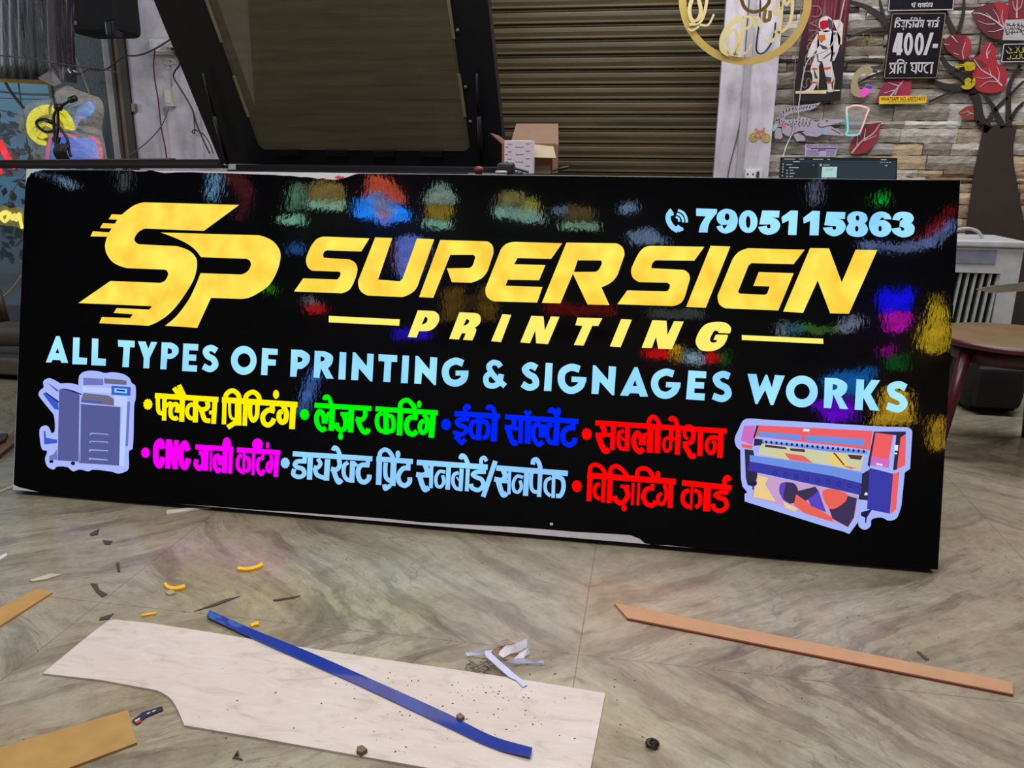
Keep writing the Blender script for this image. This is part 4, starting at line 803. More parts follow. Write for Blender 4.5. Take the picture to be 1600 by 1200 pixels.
# C letter, spider, birds, bicycle
cl_ = wall(1160, 0, 3.636, YP)
m_irid = mat((178, 166, 128), .2, .3, var=.2, scale=90)
co = thing('letter_cutout', 'pale gold cut-out letter C with a pink and violet tip', 'wall decoration', cl_(680, 550))
flat('letter_body', co, cl_, m_irid, ['740,415 735,385* 700,370* 650,400* 620,460* 618,520* 645,548* 690,552* 725,520* 738,485 700,478 690,500* 668,505* 655,470* 668,430* 695,415* 700,432'])
flat('violet_tip', co, up(cl_, .0008), mat((86, 44, 206), .3), ['698,485 738,488 732,505 700,498'])
flat('pink_tip', co, up(cl_, .0008), mat((232, 92, 190), .3), ['665,510 698,500 730,508 722,528* 690,552* 672,552'])
a = MB(); a.prism([ell(708, 245, 10, 22, 14)], cl_, WN, .002); a.prism([ell(708, 215, 7, 9, 12)], cl_, WN, .002)
for sx_ in (-1, 1):
    for k, (mx, my, ex, ey) in enumerate(((24, -28, 20, -52), (32, -10, 38, -34), (32, 16, 36, 48), (22, 30, 16, 62))):
        a.stroke([(708, 235 + k * 6), (708 + sx_ * mx, 240 + my), (708 + sx_ * ex, 240 + ey)], 4, cl_, WN, .002)
tag(a.build('spider_cutout', mat((150, 140, 92), .25, .5)), 'gold outlined cut-out spider left of the price sign', 'wall decoration')
r5p = wall(1460, 0, 6, YP)
m_yac = mat((206, 186, 40), .25, .2, var=.2, scale=60)
bd = thing('bird_cutout', 'upper gold cut-out bird with wings level, beside the big red leaf', 'wall decoration', r5p(330, 660))
flat('bird_body', bd, r5p, m_yac, ['195,615 215,605 275,600 290,588 375,590* 380,650 340,665 290,660 280,620 240,630 200,638'])
strokes('wing_line', bd, up(r5p, .0012), mat((140, 120, 30), .4), (5, '300,600 320,650'), (5, '330,640 375,600'), (4, '215,615 280,612'))
bd = thing('bird_cutout', 'lower gold cut-out bird curled up below the other bird', 'wall decoration', r5p(330, 830))
flat('bird_body', bd, r5p, m_yac, ['250,815 262,800 290,800 285,750* 320,728* 345,745* 335,775 350,780 370,725 385,750* 375,800* 330,835* 270,832'])
strokes('wing_line', bd, up(r5p, .0012), mat((150, 130, 36), .4), (5, '295,760* 320,750* 330,770*'), (5, '340,800 372,760'))
bi = wall(1000, 0, 4.1375, 4.396)
bc = thing('bicycle_sticker', 'small orange and yellow bicycle cut-out stuck on the right pillar', 'wall decoration', bi(775, 920))
m_or = mat((206, 108, 66), .3, var=.15, scale=80)
a = MB()
for wx, wy in ((735, 885), (815, 890)): a.prism([ell(wx, wy, 29, 30, 26), ell(wx, wy, 23, 24, 26)], bi, WN, .002)
a.build('wheel_rim', mat((196, 176, 70), .3), bc)
a = MB()
for wx, wy in ((735, 885), (815, 890)):
    for k in range(7): q_ = k * math.pi / 7; a.stroke([(wx - 24 * math.cos(q_), wy - 24 * math.sin(q_)), (wx + 24 * math.cos(q_), wy + 24 * math.sin(q_))], 3.2, bi, WN, .0015)
a.build('wheel_spoke', mat((214, 200, 90), .3), bc)
strokes('bicycle_frame', bc, up(bi, .001), m_or, (6, '735,885 760,845 800,848 815,890'), (6, '762,848 785,888 800,850'), (6, '735,885 785,888'), (6, '758,845 752,832 742,832'), (6, '800,848 798,830 810,828'))
# label sheet, neon cup, plaques
ls_ = thing('printed_label_sheet', 'small lilac printed leaflet stuck above the monitor', 'leaflet', cz(700, 835))
flat('leaflet_sheet', ls_, cz, mat((186, 172, 196), .5, var=.06), ['505,680 920,690 880,840 500,835'])
q4 = up(cz, .0008); a = MB()
text_mb(a, 'SOLAR LED DISPLAY BOARD', q4, WN, 0, ((572, 692), (915, 694), (912, 712), (572, 710)), bold=.02)
a.build('heading_print', mat((120, 50, 84), .5), ls_)
a = MB(); a.prism([ell(545, 708, 22, 24, 16), ell(545, 708, 13, 14, 16)], q4, WN, .0003); a.prism([[p[:2] for p in P('570,725 900,728 893,744 570,740')]], q4, WN, .0003); a.prism([[p[:2] for p in P('665,748 765,748 760,762 665,762')]], q4, WN, .0003)
a.build('violet_print', mat((96, 62, 150), .5), ls_)
a = MB()
for k in range(6):
    a.stroke([(520, 755 + 13 * k), (690 - (k > 1) * 10, 756 + 13 * k)], 5, q4, WN, .0003); a.stroke([(765, 757 + 13 * k), (888 - 4 * k, 758 + 13 * k)], 5, q4, WN, .0003)
a.build('text_line_print', mat((132, 116, 168), .5), ls_)
ng = thing('neon_cup', 'outline of a cup in pastel neon tube on the stone wall', 'neon sign', cz(1100, 570))
def tubepx(pts, fn, r): return MB().tube([fn(*q) + WN * .012 for q in smooth(P(pts), False, 8)], r)
tubepx('1030,225* 1110,200* 1190,205* 1290,240* 1270,300* 1230,420* 1185,530*', cz, .004).build('pink_tube', glow((244, 160, 178), 1.0, (250, 214, 206), 40), ng)
tubepx('1018,330* 1020,230* 1035,222*', cz, .004).build('cream_tube', glow((226, 214, 206), .9), ng)
tubepx('1018,320* 1028,430* 1030,520* 1010,560* 1080,572* 1150,565* 1185,535*', cz, .0045).build('aqua_tube', glow((96, 226, 214), 1.0, (150, 210, 226), 30), ng)
MB().prism([smooth(P('1005,200 1310,225 1200,580 1000,575'), True)], cz, WN, .002).build('clear_backing', film((220, 220, 224), .12, .1, 'cup_backing'), ng)
pq = thing('calligraphy_plaque', 'white plaque with dark calligraphy at the right edge', 'plaque', r5p(760, 375))
flat('plaque_plate', pq, r5p, mat((178, 172, 172), .45, var=.1), ['668,185 900,178 900,378 640,375'], th=.006)
rnd = random.Random(2); its = []
for i in range(26):
    x_ = 665 + (i % 9) * 22 + rnd.uniform(-6, 6); y_ = 235 + (i // 9) * 36; its.append((6, '%f,%f* %f,%f* %f,%f*' % (x_, y_ - 18, x_ + rnd.uniform(-16, 16), y_ + rnd.uniform(-8, 22), x_ + rnd.uniform(6, 34), y_ + rnd.uniform(-12, 14))))
strokes('calligraphy', pq, up(r5p, .001), mat((64, 56, 58), .5), *its)
pq = thing('calligraphy_plaque', 'black plaque with yellow arabic lettering and white frame under the white plaque', 'plaque', r5p(760, 590))
flat('plaque_plate', pq, r5p, m_pblk, ['645,408 900,402 900,585 618,590'], th=.006)
a = MB(); a.stroke(smooth(P('900,412 652,416 628,580 900,576'), False), 9, up(r5p, .001), WN, .0005); a.build('border_line', m_sil, pq)
strokes('arabic_lettering', pq, up(r5p, .0012), mat((180, 172, 96), .45), (8, '672,470* 690,498* 715,480* 705,450*'), (7, '735,492* 705,500* 725,462*'), (8, '745,490* 770,490* 775,450*'), (7, '785,445* 800,490* 830,485* 825,455*'), (7, '830,440* 838,490*'), (8, '680,545* 705,555* 715,520*'), (8, '725,550* 760,548* 775,515*'), (7, '770,550* 800,548* 800,505*'), (7, '815,505* 825,548* 850,540*'), (5, '690,440 700,444'), (5, '760,440 770,442'), (5, '740,515 750,517'), (5, '795,440 802,436'))
path([(1322, -10, 4.1), (1300, 70, 4.1), (1262, 95, 4.1), (1248, 165, 4.1), (1247, 190, 4.1), (1230, 225, 4.1), (1222, 250, 3.9)], 4.1, .0028, mat((178, 172, 170), .5), 'white_lead', 'white lead hanging in front of the astronaut poster to the monitor', 'cable')
path([(1252, -10), (1250, 50), (1243, 90), (1240, 160), (1238, 200), (1226, 240)], 4.2, .002, mat((140, 120, 104), .5), 'thin_lead', 'thin beige lead hanging left of the astronaut poster', 'cable')
# gold mirror ring with script name
YG = 4.05
rg_ = wall(1050, 0, 6.957, YG)
ring = thing('gold_ring_sign', 'large gold mirror ring with script lettering hanging in front of the right pillar', 'sign', on_y(1150, 100, YG))
MB().prism([ell(795, -12, 722, 718, 90), ell(795, -12, 640, 636, 90)], rg_, WN, .004).build('ring', m_gold, ring)
m_gold2 = mat((238, 222, 156), .32, .55, var=.04)
gs = up(rg_, .012)
strokes('script_letter', ring, gs, m_gold2, (42, '220,-20* 188,110* 215,225* 270,232* 312,130* 285,-20*'), (34, '382,-20* 352,140* 300,245* 185,272*'), (23, '300,275* 390,275* 455,160*'), (21, '175,320* 220,335* 295,290*'), th=.003)['label'] = 'first gold capital cut off by the top edge'
strokes('script_arc', ring, up(rg_, .008), mat((178, 146, 76), .2, .9), (39, '740,-40* 790,85* 870,132* 980,108* 1045,40* 1060,-20*'), th=.003)
strokes('script_letter', ring, gs, m_gold2, (55, '760,190* 640,260* 550,400* 545,540* 620,598*'), (36, '620,598* 600,450* 632,345* 690,335* 708,440* 670,600*'), (44, '765,190* 768,340* 735,500* 680,610*'), (29, '765,185* 850,195* 845,280* 800,322*'), (23, '640,588* 740,602* 825,555* 852,485*'), th=.003)['label'] = 'gold script capital P'
strokes('script_letter', ring, gs, m_gold2, (29, '880,190 902,302'), (36, '890,205* 935,200* 945,270* 972,298*'), th=.003)['label'] = 'gold script r'
strokes('script_letter', ring, gs, mat((178, 146, 76), .25, .8), (39, '1012,105* 1000,230* 1055,212* 1062,120*'), th=.003)['label'] = 'darker gold script i'
strokes('script_letter', ring, gs, m_gold2, (31, '1120,30* 1098,135* 1150,148* 1182,-10*'), (34, '1190,-20* 1182,200* 1150,370* 1085,448* 1002,446*'), th=.003)['label'] = 'gold script g'
strokes('script_letter', ring, gs, m_gold2, (34, '1303,-20* 1300,150* 1262,280* 1180,350* 1110,350*'), (29, '1210,-20* 1240,58* 1285,-10*'), th=.003)['label'] = 'gold script y'
# monitor on a desk behind the board
YO = 3.6
mo = wall(1195, 140, 8, YO)
mn = thing('monitor', 'flat black computer monitor showing a dark chat window', 'monitor', on_y(1310, 300, YO))
bl, br, tl, trr = on_y(1215, 330, YO), on_y(1399, 330, YO), on_y(1221, 245, YO), on_y(1402, 249, YO)
flat('monitor_case', mn, mo, m_blk, ['205,845 1655,855 1640,1500 165,1500'], th=.03)
flat('screen', mn, up(mo, .0008), glow((50, 58, 66), 1.0), ['215,856 1640,866 1628,1480 182,1480'], th=.0006)
flat('screen_bar', mn, up(mo, .0012), glow((32, 40, 44)), ['215,856 1640,866 1638,890 213,882'], ['210,905 1636,912 1635,918 210,911'], th=.0002)
flat('chat_sidebar', mn, up(mo, .0012), glow((38, 46, 48)), ['210,918 660,920 655,1480 182,1480'], th=.0002)
a = MB()
for (x_, y_, L_) in ((240, 868, 140), (430, 868, 60), (600, 870, 130), (780, 872, 35), (1450, 876, 70), (350, 900, 85), (265, 938, 80), (300, 975, 125), (310, 1010, 45), (310, 1046, 65), (305, 1085, 45), (730, 942, 80), (1440, 908, 12), (1462, 908, 12), (1488, 908, 12), (1520, 910, 22), (1555, 910, 20), (1500, 950, 30), (600, 942, 12)):
    a.stroke([(x_, y_), (x_ + L_, y_ + L_ * .005)], 10, up(mo, .0018), WN, .0002)
for k, yy in enumerate((932, 965, 995, 1030, 1075)): a.prism([ell(230 - k * 3, yy, 9, 9, 10)], up(mo, .0018), WN, .0002)
a.prism([ell(700, 942, 16, 15, 14)], up(mo, .0018), WN, .0002)
for yy in (1010, 1046, 1085): a.prism([ell(278, yy, 9, 9, 10)], up(mo, .0018), WN, .0002)
a.build('screen_text', glow((160, 166, 170)), mn)
flat('chat_picture', mn, up(mo, .0018), glow((166, 208, 200)), ['718,965 905,965 893,1100 706,1095'], th=.0002)
rnd = random.Random(4); a = MB()
for i in range(22):
    x_ = 755 + (i % 8) * 13; y_ = 985 + (i // 8) * 14; a.stroke([(x_, y_ + rnd.uniform(-4, 8)), (x_ + rnd.uniform(2, 12), y_ + rnd.uniform(-6, 8))], 4, up(mo, .0024), WN, .0002)
a.build('picture_drawing', glow((70, 84, 80)), mn)
flat('lilac_banner', mn, up(mo, .0018), glow((148, 120, 190)), ['706,1102 780,1098 776,1112 706,1115'], th=.0002)
pm = on_y(1310, 330, YO); MB().box((pm.x - .02, YO + .03, .36), (pm.x + .02, YO + .05, .72), .004).build('stand_neck', m_blk, mn); MB().box((pm.x - .12, YO - .06, .352), (pm.x + .12, YO + .1, .362), .003).build('stand_base', m_blk, mn)
dk = thing('computer_desk', 'low dark desk behind the sign board carrying the monitor', 'desk', (.88, 3.6, 0))
MB().box((.5, 3.4, .32), (.93, 4.0, .352), .004).build('desk_top', m_brn, dk)
for dx in (.53, .9):
    for dy in (3.44, 3.96): MB().box((dx - .02, dy - .02, 0), (dx + .02, dy + .02, .32)).build('leg', m_brn, dk)
# ------------------------------------------------------------------ laser machine with raised lid
ma = thing('laser_machine', 'black laser cutting machine with its windowed lid raised, behind the sign board', 'machine', (-1.2, 2.9, 0))
XL, XR = -1.72, on_y(903, 275, 2.4).x
t = NT('black_powder_coat'); n = t.noise(t.mapping(), 90, 3); t.pbr(lin((20, 20, 24)), .42, 0, t.bump(n.outputs[0], .12, .002)); m_pc = t.m
MB().box((XL, 2.19, .05), (XR - .02, 3.5, .862), .006).build('body', m_pc, ma)
MB().box((XL, 2.17, .862), (XR, 2.52, .885), .004).build('front_deck', mat((30, 30, 33), .4), ma)
MB().box((XL + .1, 3.02, .862), (-.55, 3.4, .905), .004).build('rear_rail', m_pc, ma)
MB().box((XL + .1, 2.95, .862), (-.55, 3.02, .885), .004).build('step_rail', mat((26, 26, 29), .4), ma)
for dx in (XL + .1, XR - .14):
    for dy in (2.3, 3.38): MB().lathe([(.03, 0), (.03, .02), (.015, .022), (.015, .052)], dx, dy, 14).build('foot', m_blk, ma)
# lid plane from hinge line upward toward the viewer
HY, HZ = 3.25, .905
hl, hr = on_y(345, 257, HY).x, on_y(790, 257, HY).x
d = ray(240, 0); s_ = hl / d.x; pl = CAM + d * s_
ang = math.atan2(pl.z - HZ, HY - pl.y)
LU = Vector((0, -math.cos(ang), math.sin(ang))); LN = Vector((0, -math.sin(ang), -math.cos(ang)))
def on_lid(x, y):
    d = ray(x, y); o_ = Vector((0, HY, HZ)); q = CAM + d * ((o_ - CAM).dot(LN) / d.dot(LN)); return q.x, (q - o_).dot(LU)
def lidf(off=0): return lambda x, b: Vector((x, HY, HZ)) + LU * b + LN * off
wl, wb = on_lid(410, 229); wr, wb2 = on_lid(730, 231); wlt, _ = on_lid(330, 2); LT = 1.25; WT = 1.12
lid = MB()
for (x0_, x1_, b0_, b1_) in ((hl, wl, 0, LT), (wr, hr, 0, LT), (wl, wr, 0, wb), (wl, wr, WT, LT)):
    lid.prism([[(x0_, b0_), (x1_, b0_), (x1_, b1_), (x0_, b1_)]], lidf(), LN, .05)
lo = lid.build('lid', m_pc, ma)
r_ = .02
gl2 = NT('lid_window'); tr_ = gl2.n('ShaderNodeBsdfTransparent'); tr_.inputs[0].default_value = (.80, .74, .64, 1); gg = gl2.n('ShaderNodeBsdfPrincipled'); nn = gl2.noise(gl2.mapping((.7, 6, 9)), 5, 5)
rp = gl2.ramp(nn.outputs[0], [(.3, lin((104, 96, 76))), (.7, lin((126, 118, 96)))]); gl2.l(rp.outputs[0], gg.inputs['Base Color']); gg.inputs['Roughness'].default_value = .09
mx_ = gl2.n('ShaderNodeMixShader'); mx_.inputs[0].default_value = .62; gl2.l(tr_.outputs[0], mx_.inputs[1]); gl2.l(gg.outputs[0], mx_.inputs[2]); gl2.l(mx_.outputs[0], gl2.out.inputs[0])
gp = [(wl - .012 + r_, wb - .012), (wr + .012 - r_, wb - .012), (wr + .012, wb - .012 + r_), (wr + .012, WT), (wl - .012, WT), (wl - .012, wb - .012 + r_)]
MB().prism([gp], lidf(.003), LN, .004).build('window_pane', gl2.m, lo)
a = MB()
for fx in (.13, .37, .60, .83):
    x_ = wl + fx * (wr - wl); a = MB(); a.prism([[(x_ - .045, wb - .035), (x_ + .045, wb - .035), (x_ + .045, wb - .008), (x_ - .045, wb - .008)]], lidf(.012), LN, .012); a.build('pane_clip', mat((24, 24, 27), .4), lo)
for b_ in (.2, .34, .55, .72, .84):
    MB().tube([lidf(.002)(wr + .028, b_), lidf(.007)(wr + .028, b_)], .006).build('screw', m_grey, lo)
for side, x_ in ((-1, wl - .01), (1, wr + .01)):
    for b_ in (.22, .52): MB().prism([[(x_ - .006, b_), (x_ + .006, b_), (x_ + .006, b_ + .17), (x_ - .006, b_ + .17)]], lidf(.006), LN, .004).build('pane_edging', mat((140, 128, 104), .5), lo)
for lx, ly, bx, by in ((322, 108, 355, 256), (747, 108, 752, 256)):
    a = MB(); p0 = on_y(bx, by, HY - .06); p1 = lidf(.03)(*on_lid(lx, ly)); a.tube([p0, p0.lerp(p1, .55)], .009); a.tube([p0.lerp(p1, .5), p1], .005); a.build('gas_strut', m_blk, ma)
# controls on the front deck
def deck(px, py, z=.885): return on_z(px, py, z)
def yat(px, Y, z): d = on_y(px, 270, Y); return Vector((d.x, Y, z))
c0 = yat(748, 2.36, .885)
bt = MB().lathe([(.010, 0), (.010, .009), (.0125, .010), (.014, .016), (.0125, .022), (.005, .025)], 0, 0, 20).build('emergency_button', mat((112, 40, 40), .5), ma)
bt.location = c0
c0 = yat(811, 2.33, .885); bt = MB().lathe([(.010, 0), (.012, .010), (.006, .013)], 0, 0, 16).build('green_button', mat((22, 58, 44), .3), ma); bt.location = c0
c0 = yat(790, 2.44, .885)
MB().box((c0.x - .024, 2.42, .885), (c0.x + .026, 2.47, .921), .012).build('control_pod', mat((26, 26, 29), .5), ma)
o = MB().box((yat(731, 2.4, 0).x, 2.395, .8855), (yat(790, 2.4, 0).x, 2.425, .8895)).build('steel_ruler', mat((168, 168, 172), .35, .4)); tag(o, 'pale steel ruler lying beside the red button on the machine', 'ruler')
c0 = yat(783, 2.33, .894)
o = MB().tube([c0 + Vector((.013 * math.cos(q), .013 * math.sin(q), 0)) for q in [i * math.pi / 10 for i in range(20)]], .0045, 8, True).build('tape_ring', mat((176, 172, 160), .4)); tag(o, 'small pale ring lying between the red and green buttons', 'ring')
# carton with open flaps and printed white box
YC = 2.85
def cy_(px, py): return on_y(px, py, YC)
x0, x1 = cy_(784, 268).x, cy_(863, 268).x; zb, zt = .8855, cy_(820, 224).z
m_cb = mat((140, 104, 74), .8, var=.1); m_cbi = mat((156, 140, 114), .8, var=.06)
ca = thing('open_carton', 'open brown cardboard carton with raised flaps on the machine', 'carton', ((x0 + x1) / 2, YC, zb))
MB().box((x0, YC, zb), (x1, YC + .003, zt)).build('front_panel', mat((150, 96, 62), .8, var=.08), ca)
MB().box((x0, YC + .16, zb), (x1, YC + .163, zt)).build('back_panel', m_cb, ca)
MB().box((x0, YC + .003, zb), (x0 + .003, YC + .16, zt)).build('side_panel', m_cb, ca); MB().box((x1 - .003, YC + .003, zb), (x1, YC + .16, zt)).build('side_panel', m_cb, ca)
MB().box((x0, YC, zb - .0002), (x1, YC + .163, zb + .002)).build('base_panel', m_cb, ca)
def quad(name, m, p, parent, th=.003):
    p = [Vector(q) for q in p]; n_ = (p[1] - p[0]).cross(p[2] - p[0]).normalized(); v_ = p + [q - n_ * th for q in p]
    return MB().add(v_, [(0, 1, 2, 3), (7, 6, 5, 4), (0, 4, 5, 1), (1, 5, 6, 2), (2, 6, 7, 3), (3, 7, 4, 0)]).build(name, m, parent)
quad('flap', mat((118, 92, 70), .8, var=.08), [(x0, YC + .162, zt), (x1, YC + .162, zt), (x1 - .012, YC + .235, zt + .075), (x0 + .01, YC + .235, zt + .075)], ca)['label'] = 'brown back flap standing up'
quad('flap', m_cbi, [(x0 + .1, YC - .001, zt - .004), (x1 + .002, YC - .001, zt - .012), (x1 + .018, YC - .05, zt - .05), (x0 + .108, YC - .05, zt - .048)], ca)['label'] = 'pale front flap hanging down'
quad('flap', mat((108, 70, 48), .8), [(x0, YC, zt), (x0, YC + .16, zt), (x0 - .04, YC + .16, zt + .03), (x0 - .04, YC, zt + .034)], ca)['label'] = 'brown side flap folded outward'
MB().box((x0 + .002, YC - .0012, zb + .0), (x1 - .006, YC, zb + .026)).build('tape_strip', m_cbi, ca)
ph = cy_(790, 222); pr_ = cy_(832, 222)
pk = thing('printed_white_box', 'white box with rows of small red print standing in front of the carton', 'box', ((ph.x + pr_.x) / 2, YC - .115, .8855))
YX = YC - .115
bx0, bx1, bzt = on_y(788, 222, YX).x, on_y(832, 222, YX).x, on_y(810, 219.5, YX).z
MB().box((bx0, YX, .8855), (bx1, YX + .055, bzt), .002).build('box_body', mat((214, 208, 218), .5, var=.03), pk)
a = MB(); rnd = random.Random(1)
for c_ in range(4):
    for k in range(5):
        xx = bx0 + (.006, .014, .040, .074)[c_] - .002; ww = (.008, .013, .026, .013)[c_]; zz = bzt - .012 - .0235 * k - (.0, .009)[c_ % 2 == 0] * 1
        if c_ == 3: zz += .002
        if zz < .895: continue
        pts_ = [(xx + ww * i / 6, YX - .0006, zz + .0016 * math.sin(i * 2.4 + k)) for i in range(7)]
        if xx + ww > bx1: continue
        a.tube(pts_, .0011, 5)
a.build('red_print', mat((178, 84, 96), .5), pk)
o = MB().tube(cr([on_y(800, 262, 2.7), on_y(812, 265, 2.7), on_y(826, 269, 2.7)]), .004).build('black_lead', m_blk); tag(o, 'short black lead in front of the printed white box', 'cable')
o = MB().tube(cr([on_y(862, 267, 2.75), on_y(874, 264, 2.75), on_y(889, 261, 2.75)]), [.004, .004, .004, .004, .004, .004, .005, .006, .006, .006, .006, .005, .004]).build('black_pen', m_blk); tag(o, 'black pen lying right of the carton', 'pen')
# bundle of long dark strips lying across the left of the machine
for k, (pa, pb, hgt_, c_) in enumerate((((-30, 256, 2.55), (349, 254, 2.75), .007, (36, 32, 28)), ((-30, 259, 2.48), (345, 258.5, 2.62), .006, (50, 44, 36)), ((-10, 263, 2.42), (352, 263, 2.5), .006, (24, 23, 24)), ((-30, 253, 2.66), (270, 250, 2.85), .004, (110, 100, 84)))):
    A_, B_ = on_y(*pa), on_y(*pb)
    o = MB().add([A_ + Vector((0, y_, z_)) for y_, z_ in ((-.02, 0), (.02, 0), (.02, hgt_ * 1.6), (-.02, hgt_ * 1.6))] + [B_ + Vector((0, y_, z_)) for y_, z_ in ((-.02, 0), (.02, 0), (.02, hgt_ * 1.6), (-.02, hgt_ * 1.6))], [(0, 1, 2, 3), (7, 6, 5, 4), (0, 4, 5, 1), (1, 5, 6, 2), (2, 6, 7, 3), (3, 7, 4, 0)]).build('dark_strip', mat(c_, .4))
    tag(o, ['thick dark brown strip in the bundle left of the lid', 'brown strip second from the top in the bundle left of the lid', 'black strip lowest in the bundle, just above the sign', 'thin pale edged strip farthest back in the bundle left of the lid'][k], 'strip', 'long strips lying across the machine')
# ------------------------------------------------------------------ shop front corner at left
def box_at(px0, py0, px1, py1, Y, depth): a_, b_ = on_y(px0, py0, Y), on_y(px1, py1, Y); return (a_.x, Y, b_.z), (b_.x, Y + depth, a_.z)
# wrapped bundle
t = NT('stretch_film_wrap'); v = t.mapping((22, 22, 1.6)); n = t.noise(v, 3.2, 6, .65, .8); r = t.ramp(n.outputs[0], [(.50, lin((20, 20, 24))), (.62, lin((58, 58, 62))), (.72, lin((150, 150, 152)))])
t.pbr(r.outputs[0], .16, 0, t.bump(n.outputs[0], .8, .02), 1.5, .6)
YB2 = 3.3
wb_ = thing('wrapped_bundle', 'black bundle wrapped in clear stretch film hanging at the top left', 'bundle', on_y(40, 125, YB2))
a = MB(); rows = []
prof = [(-40, 76, -30), (-40, 77, 20), (-40, 78, 60), (-40, 80, 95), (-40, 82, 122)]
vs = []; N = 26
for (xa_, xb_, py) in prof:
    for i in range(N + 1):
        f_ = i / N; q = on_y(xa_ + (xb_ - xa_) * f_, py + 3 * f_, YB2); q.y += -.02 * math.sin(f_ * math.pi) + .006 * math.sin(i * 2.1); vs.append(q)
fs_ = [(j * (N + 1) + i, j * (N + 1) + i + 1, (j + 1) * (N + 1) + i + 1, (j + 1) * (N + 1) + i) for j in range(len(prof) - 1) for i in range(N)]
o_ = len(vs); vs += [q + Vector((0, .16, 0)) for q in vs]; fs_ += [tuple(i + o_ for i in f_)[::-1] for f_ in fs_]
for j in range(len(prof) - 1):
    for c_ in (0, N): fs_.append((j * (N + 1) + c_, (j + 1) * (N + 1) + c_, (j + 1) * (N + 1) + c_ + o_, j * (N + 1) + c_ + o_))
L_ = len(prof) - 1
for i in range(N): fs_.append((L_ * (N + 1) + i, L_ * (N + 1) + i + 1, L_ * (N + 1) + i + 1 + o_, L_ * (N + 1) + i + o_))
a.add(vs, fs_, True); a.build('wrapped_stack', t.m, wb_)
quad('gold_edge', mat((150, 118, 44), .25, .6), [on_y(-40, 121, YB2 - .01), on_y(-40, 126, YB2 - .01), on_y(86, 133, YB2 - .01), on_y(82, 126, YB2 - .01)], wb_)
quad('film_tail', film((190, 190, 186), .22, .15, 'film_tail', .5, 40), [on_y(80, 108, YB2), on_y(58, 122, YB2 - .02), on_y(84, 134, YB2 - .02), on_y(96, 130, YB2)], wb_)
# black case hanging at the top
lo_, hi_ = box_at(94, -60, 184, 52, 3.9, .22)
bc_ = thing('black_case', 'black rounded case hanging at the top beside the door jamb', 'case', ((lo_[0] + hi_[0]) / 2, 4.0, lo_[2]))
MB().box(lo_, hi_, .045).build('case_body', mat((5, 5, 6), .85), bc_)
MB().box((hi_[0] - .06, 3.885, lo_[2] - .012), (hi_[0] - .012, 3.96, lo_[2] + .06), .012).build('corner_guard', mat((20, 20, 30), .3), bc_)
MB().box((lo_[0] + .03, 3.89, lo_[2] + .04), (lo_[0] + .05, 3.91, lo_[2] + .06), .004).build('buckle', mat((120, 112, 100), .4), bc_)
# neon sign in a plastic bag
YN = 3.35
nb = thing('bagged_neon_sign', 'lit yellow and blue neon sign inside a clear plastic bag at the left window', 'neon sign', on_y(105, 262, YN))
nz_ = wall(0, 110, 6.667, YN)
def ntube(s_, r, m, name, fn=nz_, par=None, dz=0): MB().tube([fn(*q) + WN * dz for q in smooth(P(s_), False, 8)], r).build(name, m, par or nb)
YN2 = glow((255, 240, 10), 1.15, (232, 226, 20), 14)
ntube('470,760* 400,740* 320,660* 305,540* 350,440* 450,390* 560,390* 660,430* 730,520* 760,620*', .011, YN2, 'yellow_tube')
ntube('450,700* 380,660* 345,580* 370,490* 450,440* 560,440* 640,490* 690,570* 700,610*', .010, YN2, 'yellow_tube')
ntube('480,690* 420,640* 420,580* 480,560* 550,590*', .008, YN2, 'yellow_tube')
MB().prism([smooth(P('400,470* 520,400* 640,440* 720,560* 740,625* 560,640* 500,700* 420,690* 350,600*'), True)], wall(0, 110, 6.667, YN + .02), WN, .004).build('yellow_backing', glow((170, 158, 8), 1.0, (120, 112, 14), 12), nb)
MB().prism([smooth(P('600,680 860,700 1010,720 1050,900 1060,980 540,980 540,800*'), True)], wall(0, 110, 6.667, YN + .015), WN, .004).build('blue_backing', glow((40, 120, 236), 1.0, (120, 120, 226), 12), nb)
MB().prism([smooth(P('800,420* 870,350* 950,330* 980,400* 930,470* 840,510* 790,620 760,600'), True)], wall(0, 110, 6.667, YN + .015), WN, .004).build('pale_blue_backing', glow((70, 130, 214), 1.0, (128, 144, 190), 14), nb)
ntube('480,990* 500,830* 540,690* 600,665* 800,690*', .008, glow((214, 110, 180), 1.0, (200, 90, 130), 20), 'pink_tube')
ntube('930,690* 1000,720* 1040,800* 1055,920*', .008, glow((238, 84, 132), 1.0, (190, 60, 96), 20), 'red_tube')
ntube('920,330* 965,400* 930,460*', .007, glow((60, 150, 255), 1.0), 'blue_tube')
bag = film((206, 198, 184), .40, .12, 'bag_film', .9, 26)
a = MB(); ol = smooth(P('700,160* 690,240* 660,290 420,300* 270,370* 215,500* 230,620* 300,740* 370,830* 400,1010 420,1020 1130,1000 1090,760* 1060,600* 1085,430* 1050,300* 940,250* 800,200*'), True, 5)
cx_ = sum(p[0] for p in ol) / len(ol); cy2 = sum(p[1] for p in ol) / len(ol); R_ = 7; vs = []; rnd = random.Random(8)
for k in range(R_ + 1):
    f_ = k / R_
    for p in ol:
        q = nz_(cx_ + (p[0] - cx_) * f_, cy2 + (p[1] - cy2) * f_); q.y -= .09 * math.sqrt(max(0, 1 - f_ ** 2.5)) + rnd.uniform(-.012, .012) * (k > 0) * (k < R_); vs.append(q)
m_ = len(ol); fs_ = [(k * m_ + i, k * m_ + (i + 1) % m_, (k + 1) * m_ + (i + 1) % m_, (k + 1) * m_ + i) for k in range(R_) for i in range(m_)]
a.add(vs, fs_, True); a.build('plastic_bag', bag, nb)
cc = thing('coiled_black_cable', 'black power cable knotted and coiled in front of the bagged neon sign', 'cable', on_y(105, 245, YN - .14))
YK = YN - .13
kz = wall(0, 110, 6.667, YK)
